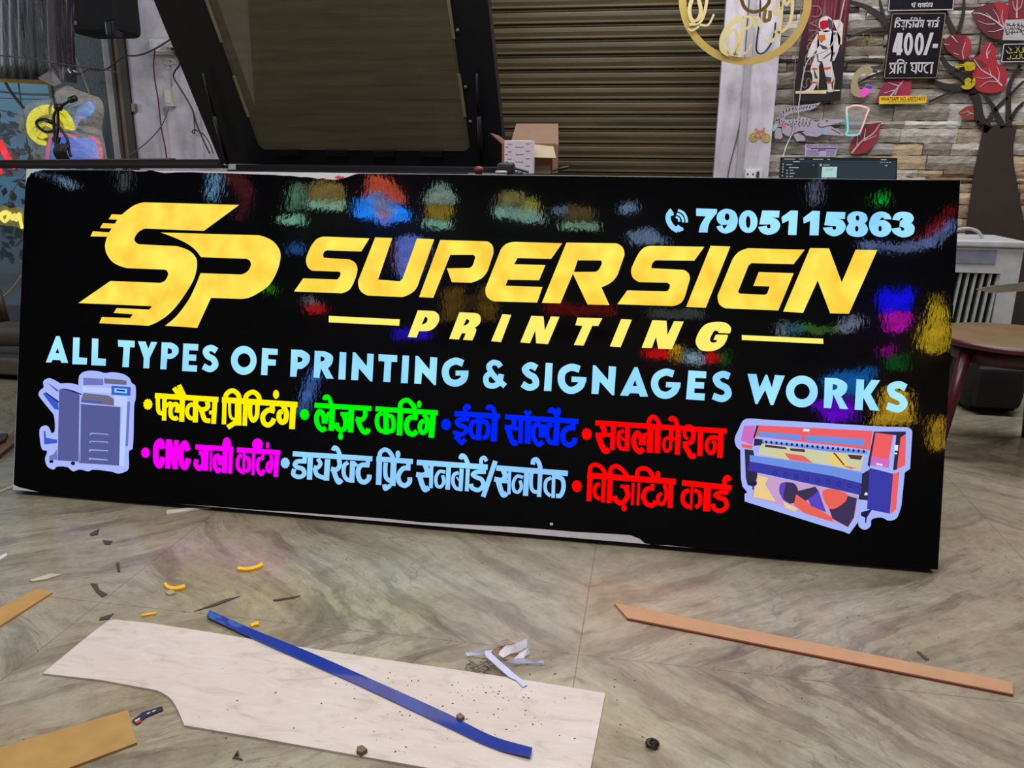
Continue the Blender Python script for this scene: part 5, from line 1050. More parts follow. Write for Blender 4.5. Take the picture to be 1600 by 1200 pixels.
def ktube(s_, r, name): MB().tube([kz(*q) for q in smooth(P(s_), False, 8)], r).build(name, m_blk, cc)
ktube('540,160* 550,260* 580,350* 605,385*', .006, 'drop_lead'); ktube('605,385* 680,345* 740,305*', .006, 'plug_lead'); ktube('725,312 790,288', .013, 'plug')
ktube('605,385* 560,480* 565,620* 580,760* 600,900*', .006, 'loop'); ktube('600,390* 605,560* 590,720* 585,880*', .006, 'loop'); ktube('590,620* 480,640* 390,580* 385,530* 460,510* 540,540* 640,620* 700,720* 720,840* 740,900*', .006, 'loop'); ktube('580,680* 555,720* 600,760* 620,700*', .006, 'loop')
MB().lathe([(.012, -.014), (.02, 0), (.012, .014)], 0, 0, 12).build('knot', m_blk, cc); bpy.data.objects['knot'].location = kz(608, 385)
a = MB(); a.tube([kz(480, 520), kz(545, 545)], .009)
for i in range(9):
    x_ = 612 + i * 14; p = [kz(x_, 760 + (i % 3) * 12), kz(x_ - 12 + 4 * (i % 2), 840), kz(x_ - 4, 935)]; p[1].y -= .02; a.tube(cr(p), .0055)
a.build('coil', m_blk, cc)
# other neon pieces behind the glass at left
rn = thing('red_neon_sign', 'red neon tube sign slanting at the left edge above the board', 'neon sign', on_y(12, 262, 3.5))
rz_ = wall(0, 110, 6.667, 3.5); RN = glow((255, 74, 84), 1.0, (226, 40, 52), 20)
ntube('-10,730* 60,850* 120,980* 150,1020*', .010, RN, 'red_tube', rz_, rn); ntube('-10,800* 40,870* 90,960* 120,1015*', .008, RN, 'red_tube', rz_, rn); ntube('-10,1000* 5,1040* 0,1075*', .009, RN, 'red_tube', rz_, rn)
MB().prism([smooth(P('-60,700 20,700 130,860 260,1000* 200,1100 -60,1120'), True)], wall(0, 110, 6.667, 3.52), WN, .003).build('clear_backing', film((150, 140, 136), .22, .1, 'neon_backing'), rn)
yn = thing('word_neon_sign', 'yellow neon script word on clear acrylic beside the left end of the board', 'neon sign', on_y(18, 370, 3.0))
wz = wall(0, 250, 3.0727, 3.0); WN2 = glow((252, 240, 90), 1.0, (240, 226, 120), 30)
ntube('-10,290* 10,255* 35,250* 38,280* 20,295* 5,270* 30,252*', .0065, WN2, 'yellow_tube', wz, yn); ntube('38,280* 45,255* 60,285* 70,262* 78,290* 92,258* 100,300* 108,330*', .0065, WN2, 'yellow_tube', wz, yn)
MB().prism([smooth(P('-30,240* 15,218* 45,232* 80,226* 112,232 112,340 70,318* 30,316* -30,300*'), True)], wall(0, 250, 3.0727, 3.012), WN, .004).build('clear_backing', film((206, 190, 90), .35, .15, 'word_backing'), yn)
path([(10, 322, 3.0), (25, 290, 2.85), (50, 262, 2.46)], 3.2, .002, mat((120, 112, 70), .5), 'sign_string', 'thin cord holding the yellow word sign at the left edge', 'cord')
path([(3, 466), (20, 450), (34, 430)], 3.4, .004, mat((150, 150, 80), .5), 'yellow_stick', 'thin yellow green rod slanting beside the left end of the board', 'rod')
path([(75, -8, 3.7), (74, 20, 3.7), (73, 38, 3.7)], 3.7, .0025, mat((120, 112, 84), .5), 'short_cord', 'short thin cord hanging between the wrapped bundle and the black case', 'cord')
path([(86, -8, 3.6), (100, 40, 3.6), (116, 85, 3.6), (130, 120, 3.6), (140, 148, 3.6)], 3.6, .003, mat((130, 122, 92), .5), 'slanting_cord', 'long beige cord slanting from the black case to the bagged neon', 'cord')
path([(-5, 86, 3.2), (60, 93, 3.17), (95, 100, 3.22), (165, 109, 3.9), (182, 113, 4.2)], 3.5, .003, mat((70, 66, 56), .5), 'crossing_cord', 'dull cord crossing in front of the wrapped bundle to the door jamb', 'cord')
path([(8, 128, 3.3), (18, 145, 3.3), (38, 170, 3.3)], 3.3, .006, m_blk, 'thick_black_cable', 'thick black cable slanting under the wrapped bundle', 'cable')
path([(29, 130), (33, 160), (38, 185), (42, 220), (47, 250)], 3.32, .003, mat((80, 66, 60), .5), 'brown_thread', 'thin brown cord hanging straight down left of the yellow neon', 'cord')
# brown sofa corner and planks at the far left
sf = thing('brown_bench', 'brown padded bench end at the left edge behind the board', 'bench', on_y(-40, 640, 2.95))
m_lea = mat((74, 62, 50), .55, var=.15, bump=.2)
A_, B_ = on_y(-160, 524, 2.95), on_y(60, 522, 2.95)
MB().tube([A_, A_.lerp(B_, .3), A_.lerp(B_, .95), B_], [.05, .052, .052, .045], 18).build('bolster', m_lea, sf)
lo_, hi_ = box_at(-200, 548, 58, 590, 2.9, .5); MB().box(lo_, hi_, .02).build('seat_pad', mat((82, 70, 58), .6, var=.15), sf)
lo_, hi_ = box_at(-200, 592, 52, 612, 2.93, .45); lo_ = (lo_[0], lo_[1], 0); MB().box(lo_, hi_, .005).build('plinth', mat((40, 34, 30), .7), sf)
A_, B_ = on_y(10, 410, 3.05), on_y(-6, 520, 3.05)
MB().tube([on_y(-6, 452, 3.1), on_y(8, 502, 3.1)], .02).build('back_post', mat((70, 52, 44), .5), sf)
lo_, hi_ = box_at(-300, 462, 58, 508, 3.5, .05); o = MB().box(lo_, hi_, .004).build('room_divider', mat((70, 76, 86), .6, var=.15)); tag(o, 'low blue grey panel behind the padded bench at the far left', 'panel')
def plank(pts, z, th, m, name, label, cat, group=None, bev=0):
    a = MB(); a.prism([[p[:2] for p in P(pts)] if isinstance(pts, str) else pts], lambda x, y: on_z(x, y, z), Vector((0, 0, 1)), th)
    return tag(a.build(name, m, bevel=bev), label, cat, group)
plank('-30,716 22,672 24,690 -30,735', .014, .013, mat((104, 84, 66), .6, var=.2), 'floor_plank', 'brown wooden strip on the floor left of the board, nearer the bench', 'plank')
plank('-30,682 12,676 8,686 -30,704', .026, .011, mat((58, 46, 38), .6, var=.2), 'floor_plank', 'darker wooden strip lying behind the brown strip at the far left', 'plank')
# ------------------------------------------------------------------ right side: cooler, stool, bag
YCo = 3.75
lo_, hi_ = box_at(1445, 382, 1570, 560, YCo, .34)
ac = thing('air_cooler', 'white plastic air cooler with louvres standing right of the sign board', 'air cooler', ((lo_[0] + hi_[0]) / 2, YCo + .17, 0))
m_cw = mat((176, 178, 178), .45, var=.1)
zt = hi_[2]; X0, X1 = lo_[0], hi_[0]
fr = MB(); gx0, gx1 = X0 + .05, X1 - .075; gz0, gz1 = .1, zt - .115
for b in (((X0, YCo, 0), (gx0, YCo + .05, zt)), ((gx1, YCo, 0), (X1, YCo + .05, zt)), ((gx0, YCo, gz1), (gx1, YCo + .05, zt)), ((gx0, YCo, 0), (gx1, YCo + .05, gz0)), ((X0, YCo + .05, 0), (X1, YCo + .34, zt))): fr.box(*b)
fr.build('case', m_cw, ac)
MB().box((X0 - .01, YCo - .012, zt - .005), (X1 + .01, YCo + .35, zt + .022), .008).build('lid', m_cw, ac)
MB().box((gx0 - .02, YCo - .004, gz1 + .04), (gx1 - .03, YCo + .004, zt - .016)).build('water_window', mat((120, 122, 134), .3), ac)
MB().box((gx0, YCo + .045, gz0), (gx1, YCo + .0505, gz1)).build('grille_back', m_blkm, ac)
nl = 9
for i in range(nl):
    x_ = gx0 + (i + .5) * (gx1 - gx0) / nl; MB().add([(x_ - .005 - .01, YCo + .01, gz0), (x_ + .004 - .01, YCo + .005, gz0), (x_ + .004 + .012, YCo + .005, gz1), (x_ - .005 + .012, YCo + .01, gz1), (x_ - .002 - .01, YCo + .035, gz0), (x_ + .006 - .01, YCo + .03, gz0), (x_ + .006 + .012, YCo + .03, gz1), (x_ - .002 + .012, YCo + .035, gz1)], [(0, 1, 2, 3), (7, 6, 5, 4), (0, 4, 5, 1), (1, 5, 6, 2), (2, 6, 7, 3), (3, 7, 4, 0)]).build('louvre', mat((150, 152, 150), .45), ac)
hp = [on_y(1494, 360, YCo + .1), on_y(1512, 357, YCo + .1), on_y(1528, 362, YCo + .1), on_y(1538, 376, YCo + .1)]
MB().tube(cr([Vector((hp[0].x - .06, YCo + .1, zt + .02))] + hp + [Vector((hp[3].x + .002, YCo + .1, zt + .02))]), .007).build('handle', mat((160, 160, 158), .5), ac)
YS2 = 2.72
cs = on_y(1583, 524, YS2 + .1); zs = cs.z
sl = thing('round_stool', 'low round stool with brown top and maroon legs at the right edge', 'stool', (cs.x, YS2 + .1, 0))
RS = .235
o = MB().lathe([(RS - .02, -.022), (RS - .004, -.02), (RS, -.012), (RS - .003, -.002)], 0, 0, 44).build('rim', mat((70, 26, 32), .35), sl); o.location = (cs.x, cs.y, zs)
o = MB().lathe([(.0, -.003), (RS - .006, -.003), (RS - .012, .0), (.0, .0005)], 0, 0, 44).build('seat_top', mat((104, 82, 50), .5, var=.15, scale=9), sl); o.location = (cs.x, cs.y, zs)
o = MB().lathe([(RS - .055, -.075), (RS - .05, -.022)], 0, 0, 40).build('apron', mat((64, 24, 30), .4), sl); o.location = (cs.x, cs.y, zs)
for qx, qy in ((-.165, -.09), (.165, -.09), (-.13, .13), (.13, .13)):
    MB().tube([(cs.x + qx, cs.y + qy, zs - .03), (cs.x + qx * 1.3, cs.y + qy * 1.3, 0.0)], [.02, .014], 10).build('leg', mat((72, 24, 32), .35), sl)
bg_ = thing('black_bag', 'black soft bag on the floor behind the stool', 'bag', on_z(1545, 668))
by = 3.25; b0, b1 = on_y(1502, 650, by).x, on_y(1602, 650, by).x
o = MB().box((b0, by, 0), (b1, by + .26, .30), .07).build('bag_body', mat((13, 13, 16), .75, var=.3, scale=9), bg_)
MB().box((b0 + .03, by - .02, .03), (b1 - .03, by + .02, .19), .018).build('bag_pocket', mat((17, 17, 20), .7, var=.3), bg_)
o = MB().prism([[(1525, 452), (1552, 446), (1640, 438), (1640, 452), (1598, 455), (1548, 458)]], lambda x, y: on_y(x, y, 2.9 + (1640 - x) * .0012), WN, .004).build('grey_sheet_tip', mat((128, 120, 106), .6)); tag(o, 'grey pointed sheet edge reaching in from the right above the stool', 'sheet')
# ------------------------------------------------------------------ offcuts and litter on the floor
t = NT('white_board'); n = t.noise(t.mapping((2.4, 7, 1), (0, 0, .5)), 5, 6, .65, 1.2); n2 = t.noise(t.mapping(), 4, 4)
r = t.ramp(n.outputs[0], [(.28, lin((172, 160, 152))), (.46, lin((190, 180, 173))), (.7, lin((197, 188, 183)))]); t.pbr(t.mix(1, r.outputs[0], t.ramp(n2.outputs[0], [(.3, (.93, .90, .86)), (.6, (1, 1, 1))]).outputs[0], 'MULTIPLY'), .5)
m_wb = t.m
wbd = smooth(P('176,968* 190,969 232,973 330,988 470,1011 640,1036 800,1059 946,1083 913,1250 670,1200 400,1152 287.5,1133 279,1112* 266,1091* 243.6,1078 158.6,1062.5 66.6,1052 110,1016 166,972*'), True)
plank(wbd, .004, .0038, m_wb, 'white_board_offcut', 'large off-white board offcut with a curved cut edge on the floor', 'board')
plank('960,942 1582,1066 1583,1084 980,965', .006, .0055, mat((168, 126, 92), .55, var=.07), 'tan_strip', 'long tan strip with a red underside edge on the floor at right', 'strip')
sidey = plank('980,965.2 1583,1084.2 1583,1086.6 979.6,967.4', .0032, .0028, mat((120, 36, 40), .5), 'tmp', '', '')
del sidey['label'], sidey['category']; sidey.name = 'red_edge'; sidey.parent = bpy.data.objects['tan_strip']
plank('60,919 82,925 -40,1003 -70,984', .005, .0045, mat((164, 126, 70), .6, var=.1), 'ochre_board', 'narrow ochre board offcut at the left edge', 'board')
plank('200,1109 214,1160 -60,1262 -110,1200', .005, .0045, mat((156, 122, 66), .6, var=.1), 'ochre_board', 'wide ochre board offcut in the bottom left corner', 'board')
# blue strip, slightly bowed, resting across the board
top = P('327,953* 400,985* 480,1017* 560,1052* 700,1115* 770,1150* 832,1168*'); bot = P('323,963* 400,999* 480,1035* 560,1070* 700,1136* 770,1168* 829,1182*')
hh = [.008, .008, .007, .007, .007, .007, .012]; vs = []
tp, bp = smooth(top, False, 5), smooth(bot, False, 5); nn_ = len(tp)
for i in range(nn_):
    f_ = i / (nn_ - 1) * 6; k = min(5, int(f_)); z_ = hh[k] + (hh[k + 1] - hh[k]) * (f_ - k); vs += [on_z(*tp[i], z_), on_z(*bp[i], z_)]
o_ = len(vs); vs += [q - Vector((0, 0, .002)) for q in vs]; fs_ = []
for i in range(nn_ - 1):
    fs_ += [(2 * i, 2 * i + 1, 2 * i + 3, 2 * i + 2), (o_ + 2 * i, o_ + 2 * i + 2, o_ + 2 * i + 3, o_ + 2 * i + 1), (2 * i, 2 * i + 2, o_ + 2 * i + 2, o_ + 2 * i), (2 * i + 1, o_ + 2 * i + 1, o_ + 2 * i + 3, 2 * i + 3)]
fs_ += [(0, o_, o_ + 1, 1), (2 * nn_ - 2, 2 * nn_ - 1, o_ + 2 * nn_ - 1, o_ + 2 * nn_ - 2)]
o = MB().add(vs, fs_).build('blue_strip', mat((24, 50, 142), .2, var=.12, scale=4, coat=1)); tag(o, 'long glossy blue strip lying across the white board', 'strip')
# printed scrap
sc_ = plank('206,1126 222,1113 253,1103 255,1109 228,1120 213,1132', .003, .0015, mat((46, 40, 66), .35, var=.35, scale=120), 'printed_scrap', 'small torn dark purple printed scrap beside the ochre board', 'scrap')
a = MB(); zf = lambda x, y: on_z(x, y, .0036)
for p in ('210,1126 218,1121 219,1123 212,1128', '229,1114.5 234,1112 235,1113.5 231,1116', '237,1111.5 243,1108.5 244,1110 239,1112.5'): a.prism([[q[:2] for q in P(p)]], zf, Vector((0, 0, 1)), .0003)
a.build('pale_print', mat((180, 170, 178), .5), sc_)
a = MB(); a.prism([[q[:2] for q in P('211,1128 219,1124 222,1127 214,1131')]], zf, Vector((0, 0, 1)), .0003); a.build('red_print', mat((150, 50, 50), .5), sc_)
# shavings
def curl(pts, w_, z, m, name, label, group, cat='shaving'):
    a = MB(); a.stroke(smooth(P(pts), False), w_, lambda x, y: on_z(x, y, z), Vector((0, 0, 1)), z - .0005, (.8, 1)); return tag(a.build(name, m), label, cat, group)
m_yel = mat((226, 172, 40), .4, var=.1)
curl('371,887* 388,888* 404,884* 410,880*', 5, .006, m_yel, 'yellow_shaving', 'curved yellow plastic shaving nearest the sign board', 'yellow shavings')
curl('257,911* 264,917* 276,918* 289,915*', 5, .006, m_yel, 'yellow_shaving', 'yellow u-shaped shaving above the pale flake', 'yellow shavings')
curl('221,961* 232,959* 244,957*', 2.4, .004, m_yel, 'yellow_shaving', 'thin yellow shaving behind the white board corner', 'yellow shavings')
curl('392,977* 398,974* 404,973*', 5, .005, m_yel, 'yellow_shaving', 'short yellow shaving touching the blue strip', 'yellow shavings')
plank('258,925 268,920 275,926 264,929', .004, .0035, mat((150, 138, 122), .6), 'pale_flake', 'pale flake just below the u-shaped yellow shaving', 'flake')
plank('260,797 330,789.5 330,792 261,803', .004, .0035, mat((196, 192, 190), .5), 'white_sliver', 'white plastic sliver sticking out from under the sign board', 'sliver')
plank('-20,878 10,864 11,867 -20,886', .004, .0035, mat((206, 206, 208), .5), 'white_sliver', 'white sliver with a black edge at the left border of the floor', 'sliver')
plank('46,906 78,896 96,897 74,904 50,908', .0035, .003, mat((172, 164, 146), .7), 'paper_curl', 'thin crumpled buff paper strip on the floor at left', 'paper')
curl('-6,770* 8,764* 20,759*', 2.2, .005, mat((190, 180, 172), .5), 'thin_wire', 'pale thin strip curling from the sign board\'s left corner', 'slivers', 'strip')
m_scrap = mat((60, 51, 43), .7, var=.2)
for k, (p, lb) in enumerate((('141,911 152,912 156,922 168,928 160,933 150,925', 'brown scrap left of the u-shaped yellow shaving'), ('156,965 178,958 170,967 155,969', 'brown scrap touching the top corner of the white board'), ('181,880 186,878 188,893 184,893', 'dark hooked scrap at left, behind the other brown scraps'), ('160,844 176,845 172,851 164,850', 'dark smear-like scrap closest to the copier picture'), ('140,834 155,826 153,835 142,837', 'dark scrap farthest left near the board'), ('303,955 352,936 376,931 340,945', 'long thin dark scrap above the blue strip'), ('426,937 470,930 460,934 430,939', 'thin grey scrap to the right of the long thin scrap'))):
    plank(p, .0018, .0013, m_scrap, 'dark_scrap', lb, 'scrap', 'dark film scraps on the floor')
plank('558,1166 566,1164 574,1170 564,1176 557,1172', .012, .0075, mat((104, 84, 64), .7), 'brown_crumb', 'brown crumb on the lower part of the white board', 'crumb')
plank('713,1117 719,1113 726,1119 718,1123', .012, .0075, mat((112, 88, 70), .7), 'brown_crumb', 'brown crumb on the white board beside the blue strip', 'crumb')
a = MB(); a.slot(0); b0_ = on_z(370, 1178, .002)
a.prism([[q[:2] for q in P('363,1183 373,1180 379,1186 372,1184')]], lambda x, y: on_z(x, y, .004), Vector((0, 0, 1)), .0035); a.add([on_z(365, 1182, .003), on_z(374, 1182, .003), on_z(373, 1172, .006), on_z(370, 1174, .016)], [(0, 1, 2, 3), (3, 2, 1, 0)])
tag(a.build('black_white_scrap', [mat((90, 90, 90), .5)]), 'little folded grey scrap under the bottom edge of the white board', 'scrap')
c_ = on_z(1019, 1160, .008); rnd = random.Random(6); a = MB()
for k in range(5): a.tube([c_ + Vector(((.0095 - .0012 * k) * math.cos(q) + rnd.uniform(-.001, .001), (.0085 - .001 * k) * math.sin(q), .0015 * math.sin(q * 2 + k) + .001 * k - .002)) for q in [i * math.pi / 9 for i in range(18)]], .0022, 6, True)
tag(a.build('black_curl', m_blk), 'small tangled black curl on the floor at bottom right of centre', 'curl')
plank('1420,1031 1428,1033 1436,1035 1450,1036 1452,1040 1436,1038 1424,1037', .004, .0035, mat((120, 116, 108), .4, var=.4, scale=200), 'foil_scrap', 'small shiny scrap beside the tan strip', 'scrap')
plank('1432,1018 1436,1017 1452,1030 1446,1031', .002, .0015, m_scrap, 'tape_piece', 'small brown tape piece just beyond the shiny scrap', 'scrap')
# torn paper bundle with strips
pp = thing('torn_paper', 'crumpled torn white paper strips on the floor by the white board', 'paper', on_z(790, 1030))
tz = lambda x, y, z: on_z(700 + x / 8, 960 + y / 8, z * .5 + .003)
m_pap = mat((204, 200, 210), .6, var=.07, scale=60); m_pap2 = mat((176, 178, 206), .6, var=.1, scale=60); m_brn2 = mat((142, 116, 84), .6, var=.2)
def sheet(name, m, rows_):
    """rows of (x, y, height) -> a creased strip"""
    vs = []; fs_ = []
    for r0 in rows_: vs += [tz(*q) for q in r0]
    w_ = len(rows_[0])
    for i in range(len(rows_) - 1):
        for j in range(w_ - 1): fs_.append((i * w_ + j, i * w_ + j + 1, (i + 1) * w_ + j + 1, (i + 1) * w_ + j))
    o_ = len(vs); vs += [q + Vector((0, 0, -.0008)) for q in vs]; fs_ += [tuple(o_ + i for i in f_)[::-1] for f_ in fs_]
    return MB().add(vs, fs_).build(name, m, pp)
sheet('paper_strip', m_pap2, [[(460, 455, .03), (500, 450, .034)], [(470, 520, .028), (560, 500, .032)], [(600, 640, .016), (680, 610, .02)], [(760, 780, .008), (830, 740, .012)], [(860, 830, .006), (920, 810, .008)], [(935, 910, .006), (995, 880, .007)]])['label'] = 'long paper strip reaching onto the white board'
sheet('paper_strip', m_pap2, [[(215, 475, .012), (240, 520, .006)], [(270, 470, .016), (290, 515, .008)], [(450, 465, .028), (450, 505, .018)], [(560, 440, .03), (580, 500, .02)]])
sheet('paper_strip', m_pap2, [[(720, 590, .014), (740, 620, .004)], [(800, 560, .022), (860, 620, .006)], [(950, 545, .022), (980, 610, .006)], [(1090, 590, .012), (1090, 612, .006)], [(1190, 572, .016), (1205, 618, .006)]])
sheet('crumpled_sheet', m_pap, [[(610, 490, .02), (690, 540, .012)], [(720, 390, .04), (790, 480, .02)], [(840, 370, .045), (870, 470, .02)], [(990, 300, .05), (985, 410, .026)]])
sheet('crumpled_sheet', m_pap, [[(610, 390, .03), (650, 410, .02)], [(660, 330, .044), (700, 370, .03)], [(740, 310, .046), (770, 330, .036)]])
sheet('crumpled_sheet', m_pap, [[(800, 580, .006), (850, 550, .014)], [(900, 480, .022), (940, 545, .008)], [(1000, 415, .03), (1030, 470, .012)]])
sheet('brown_tape', m_brn2, [[(600, 520, .022), (690, 590, .008)], [(540, 460, .032), (620, 520, .016)], [(640, 400, .04), (690, 440, .024)], [(750, 320, .046), (840, 360, .034)]])
sheet('brown_tape', m_brn2, [[(700, 550, .012), (780, 570, .008)], [(760, 510, .02), (860, 530, .012)], [(850, 480, .026), (890, 490, .018)]])
rnd = random.Random(12); a = MB()
for i in range(16):
    x_, y_ = rnd.uniform(290, 590), rnd.uniform(570, 690); p = tz(x_, y_, .003 + rnd.uniform(0, .012)); a.tube(cr([p, p + Vector((rnd.uniform(-.01, .01), rnd.uniform(-.01, .01), rnd.uniform(0, .006))), p + Vector((rnd.uniform(-.018, .018), rnd.uniform(-.012, .012), -.001))]), .0012, 5)
tag(a.build('fibre_tangle', mat((112, 104, 88), .7)), 'small tangle of grey fibres left of the torn paper', 'fibres', kind='stuff')
# specks of dirt
rnd = random.Random(21); a = MB()
for i in range(330):
    if i < 150: x_, y_, z_ = rnd.gauss(720, 110), rnd.gauss(1090, 34), .0041
    elif i < 200: x_, y_, z_ = rnd.uniform(300, 900), rnd.uniform(1010, 1180), .0041
    else: x_, y_, z_ = rnd.uniform(0, 1600), rnd.uniform(860, 1200), .0002
    if z_ > .001:
        lo_y = 990 + (x_ - 230) * .133 + 6; hi_y = 1133 + (x_ - 290) * .17 - 5
        if not (lo_y < y_ < hi_y) or x_ > 925: z_ = .0002
    elif 60 < x_ < 950 and 968 < y_: continue
    q = on_z(x_, y_, z_); s_ = rnd.choice((.0006, .0008, .0011, .0016)); an = rnd.uniform(0, 3.14); u = Vector((math.cos(an), math.sin(an), 0)) * s_ * rnd.uniform(1, 2); w_ = Vector((-math.sin(an), math.cos(an), 0)) * s_
    a.add([q - u, q + w_, q + u, q - w_, q + Vector((0, 0, s_ * .8))], [(0, 4, 1)[::-1], (1, 4, 2)[::-1], (2, 4, 3)[::-1], (3, 4, 0)[::-1]])
tag(a.build('dirt_specks', mat((52, 46, 40), .8)), 'scattered dark specks of dirt on the board and floor', 'dirt', kind='stuff')
# ------------------------------------------------------------------ neon signs across the room, seen as reflections in the board
YR = -1.9
NB = Vector((0, 1, 0))
def rneon(label, *parts, name='reflected_neon_sign'):
    """parts: (colour, strength, outline in board pixels[, part name])"""
    fn0 = lambda x, y: mirrored(x, y, YR)
    allp = [smooth(P(q[2]), True, 4) for q in parts]
    c = fn0(sum(p[0] for p in allp[0]) / len(allp[0]), sum(p[1] for p in allp[0]) / len(allp[0]))
    o = thing(name, label, 'neon sign', c, 'neon signs across the room mirrored in the board')
    for k, (q, lp) in enumerate(zip(parts, allp)):
        c2 = tuple(int(v_ * .5) for v_ in q[0])
        MB().prism([lp], (lambda x, y, k=k: fn0(x, y) + NB * .003 * k), NB, .003).build(q[3] if len(q) > 3 else 'lit_panel', glow(c2, q[1], q[0], 22), o)
NS = 24
rneon('mirrored amber and mint popsicle neon near the top edge of the board', ((96, 150, 120), NS * .55, '454,294* 470,286* 474,305 470,325 450,330'), ((130, 196, 164), NS * .6, '438,338 475,335 476,352 438,350'))
rneon('mirrored brown burger neon with a mint base, left of the rocket', ((150, 128, 70), NS * .5, '484,290* 510,284* 535,290 536,312 484,312'), ((150, 200, 170), NS * .55, '480,313 540,314 538,329 478,326'))
rneon('mirrored blue rocket neon with a red nose near the top edge', ((30, 130, 250), NS, '556,340 560,312 580,305 618,318 640,330 638,345 610,348 600,352 585,342'), ((206, 84, 60), NS * .75, '572,312 578,276* 590,274* 622,295* 632,318 615,318 600,300 584,296'), ((140, 150, 200), NS * .6, '582,300 598,300 615,330 600,345 585,330'), ((200, 110, 96), NS * .6, '596,332 608,335 604,350 598,346'))
rneon('mirrored ice cream cup neon in mint and yellow', ((150, 180, 168), NS * .5, '664,310* 678,295* 690,284* 702,298* 712,308 708,318 666,318'), ((150, 128, 40), NS * .6, '668,319 704,319 702,344 668,342'), ((140, 200, 180), NS * .6, '666,345 702,346 700,358 666,356'))
rneon('mirrored round amber snack neon with a mint base', ((150, 140, 84), NS * .45, '780,305* 798,296* 816,305* 814,320 780,320'), ((170, 170, 70), NS * .45, '818,318* 828,308* 842,322 846,335 820,335'), ((140, 186, 170), NS * .55, '772,322 816,324 848,338 846,350 774,338'))
rneon('mirrored dim brown cake neon right of the amber snack', ((110, 96, 58), NS * .4, '882,324* 910,320* 930,330 928,346 884,344'), ((140, 190, 160), NS * .5, '876,347 936,349 934,360 878,358'), ((110, 140, 160), NS * .4, '864,325 884,322 882,336 866,336'))
rneon('mirrored pale blue strip lamp left of the dark red swoosh', ((120, 180, 226), NS * .6, '333,272 344,272 342,300 334,315 327,314 331,290'))
rneon('mirrored dark red swoosh neon above the logo', ((110, 44, 50), NS * .3, '346,274* 375,274* 394,292* 390,315* 372,345 366,340 374,310* 362,290*'))
rneon('mirrored blue-white pair of lamps at the top left of the board', ((140, 176, 216), NS * .5, '60,268 68,270 67,277 60,275'), ((140, 166, 206), NS * .5, '88,275* 100,278* 118,292 112,294 94,284*'))
rneon('mirrored faint grey lamp above the speed lines', ((96, 104, 118), NS * .4, '183,268 200,268 200,296 188,300'))
rneon('mirrored lilac oval neon behind the letter U', ((100, 120, 214), NS * .7, '617,385* 632,370* 660,372* 668,390* 655,420* 640,440* 628,436* 618,410*'), ((140, 80, 100), NS * .4, '614,378 619,375 622,425 617,425'), name='reflected_neon_sign')
rneon('mirrored blue lamps between the logo and the headline', ((50, 110, 196), NS * .5, '452,382 460,380 460,396 452,396'), ((50, 110, 196), NS * .5, '464,380 472,380 472,396 464,396'))
rneon('mirrored red lamp with a pale top under the headline S', ((200, 30, 34), NS * .6, '478,476 505,474 506,488 482,488'), ((150, 140, 160), NS * .4, '478,464 488,464 500,474 480,475'))
rneon('mirrored gold framed picture lamp behind the headline P', ((110, 84, 24), NS * .45, '696,450 722,448 722,500 692,502'), ((110, 84, 24), NS * .45, '752,448 768,446 775,480 772,500 750,500'), ((70, 56, 24), NS * .35, '722,462 752,460 752,484 722,484'))
rneon('mirrored blue word lamp under the short left bar', ((46, 20, 220), NS * .5, '617,514 640,512 660,516 672,518 672,530 616,530'))
rneon('mirrored dark red lamp behind the headline R', ((120, 20, 20), NS * .4, '852,474 878,468 900,476 960,478 958,492 852,490'))
rneon('mirrored grey lettered lamp behind the headline S and I', ((84, 90, 88), NS * .35, '1014,482 1100,486 1100,500 1014,496'))
rneon('mirrored row of small coloured lamps under the word PRINTING', ((220, 12, 16), NS * .7, '1005,545 1042,545 1048,560 1008,558'), ((226, 170, 10), NS * .7, '1055,540 1063,540 1060,566 1054,562'), ((140, 170, 190), NS * .55, '1070,548 1098,552 1096,570 1072,566'), ((220, 12, 16), NS * .7, '1104,552 1124,554 1122,566 1104,566'), ((10, 110, 30), NS * .7, '1128,548 1136,548 1134,572 1130,572'))
rneon('mirrored curved pastel neon smile right of the word PRINTING', ((130, 160, 170), NS * .45, '1216,508 1226,502 1228,526 1218,526'), ((90, 140, 60), NS * .4, '1250,505* 1280,510* 1310,510* 1312,518 1280,520* 1252,515*'), ((60, 120, 140), NS * .4, '1232,508 1256,508 1252,524 1236,522'), ((150, 160, 190), NS * .45, '1314,506* 1335,494* 1345,500* 1340,512* 1318,520*'))
rneon('mirrored deep blue dripping neon right of the headline N', ((12, 12, 230), NS, '1372,460* 1384,448* 1395,462 1408,450 1418,446* 1426,452 1424,478* 1416,490 1400,480 1388,492 1374,486'), ((206, 20, 190), NS * .6, '1380,492 1396,486 1410,490 1424,486 1420,512* 1400,520 1384,516'), ((190, 20, 180), NS * .4, '1374,545 1396,540 1394,556 1376,558'), ((8, 100, 36), NS * .45, '1382,562 1400,556 1418,552 1416,578 1384,578'))
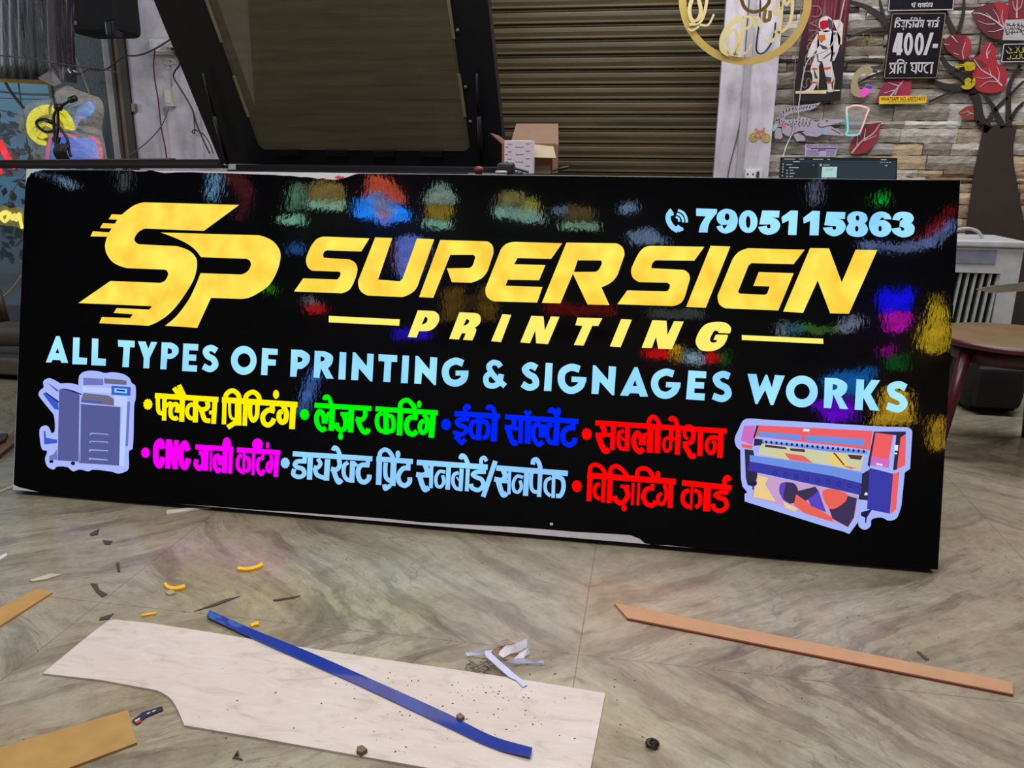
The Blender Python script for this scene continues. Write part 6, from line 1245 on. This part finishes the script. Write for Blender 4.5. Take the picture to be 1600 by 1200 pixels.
rneon('mirrored gold flame neon at the right edge of the board', ((206, 170, 30), NS * .65, '1440,520* 1452,500* 1462,455 1470,470 1478,500* 1480,540* 1462,552* 1442,544*'))
rneon('mirrored blue neon over the word WORKS', ((20, 110, 200), NS * .6, '1286,592 1305,582 1340,578 1362,572 1352,616 1318,620 1288,600'))
rneon('mirrored purple neon under the word WORKS', ((110, 10, 220), NS * .7, '1262,630 1300,622 1336,622 1336,658 1316,660 1290,660 1280,640'))
rneon('mirrored gold lamp cluster behind the last S of WORKS', ((210, 166, 40), NS * .7, '1378,610 1392,606 1420,612 1422,640 1430,660 1400,664 1360,664 1372,640'), ((190, 150, 30), NS * .6, '1454,660 1462,655 1478,650 1478,700 1456,704'))
rneon('mirrored red and blue striped lamp at the top right of the board', ((130, 20, 24), NS * .5, '1432,372 1460,345 1490,318 1494,332 1466,358 1436,378'), ((110, 130, 190), NS * .5, '1340,376 1400,382 1450,372 1490,340 1494,356 1455,388 1400,394 1345,388'))
rneon('mirrored green lamp above the phone number', ((10, 190, 50), NS * .7, '1370,310* 1378,298* 1384,312* 1376,324*'))
rneon('mirrored blue-white lamp left of the handset symbol', ((130, 160, 200), NS * .5, '970,322 990,316 995,330 975,334'), ((130, 160, 200), NS * .45, '984,364 1010,358 1030,370 1044,378 1040,382 984,380'))
rneon('mirrored faint pale strip above the phone number', ((120, 130, 160), NS * .4, '1264,284 1282,284 1278,318 1268,322'))
rneon('mirrored pale blue lamp between the words printing and laser', ((84, 130, 220), NS * .55, '490,570 497,588 478,640 462,650 476,600'))
rneon('mirrored green bulb beside the logo P', ((60, 170, 20), NS * .6, '418,450* 424,444* 427,452* 422,460*'))
SH_ = thing('neon_hanging_rail', 'dark rail across the room carrying the mirrored neon signs', 'rail', (-1, YR - .03, 3.3))
MB().tube([(-6.5, YR - .04, 3.3), (3.0, YR - .04, 3.3)], .02).build('rail_tube', m_blk, SH_)
a = MB()
for x_ in (-6, -4, -2, 0, 2): a.tube([(x_, YR - .04, 3.3), (x_, YR - .04, 3.4)], .008)
a.build('rail_hanger', m_blk, SH_)
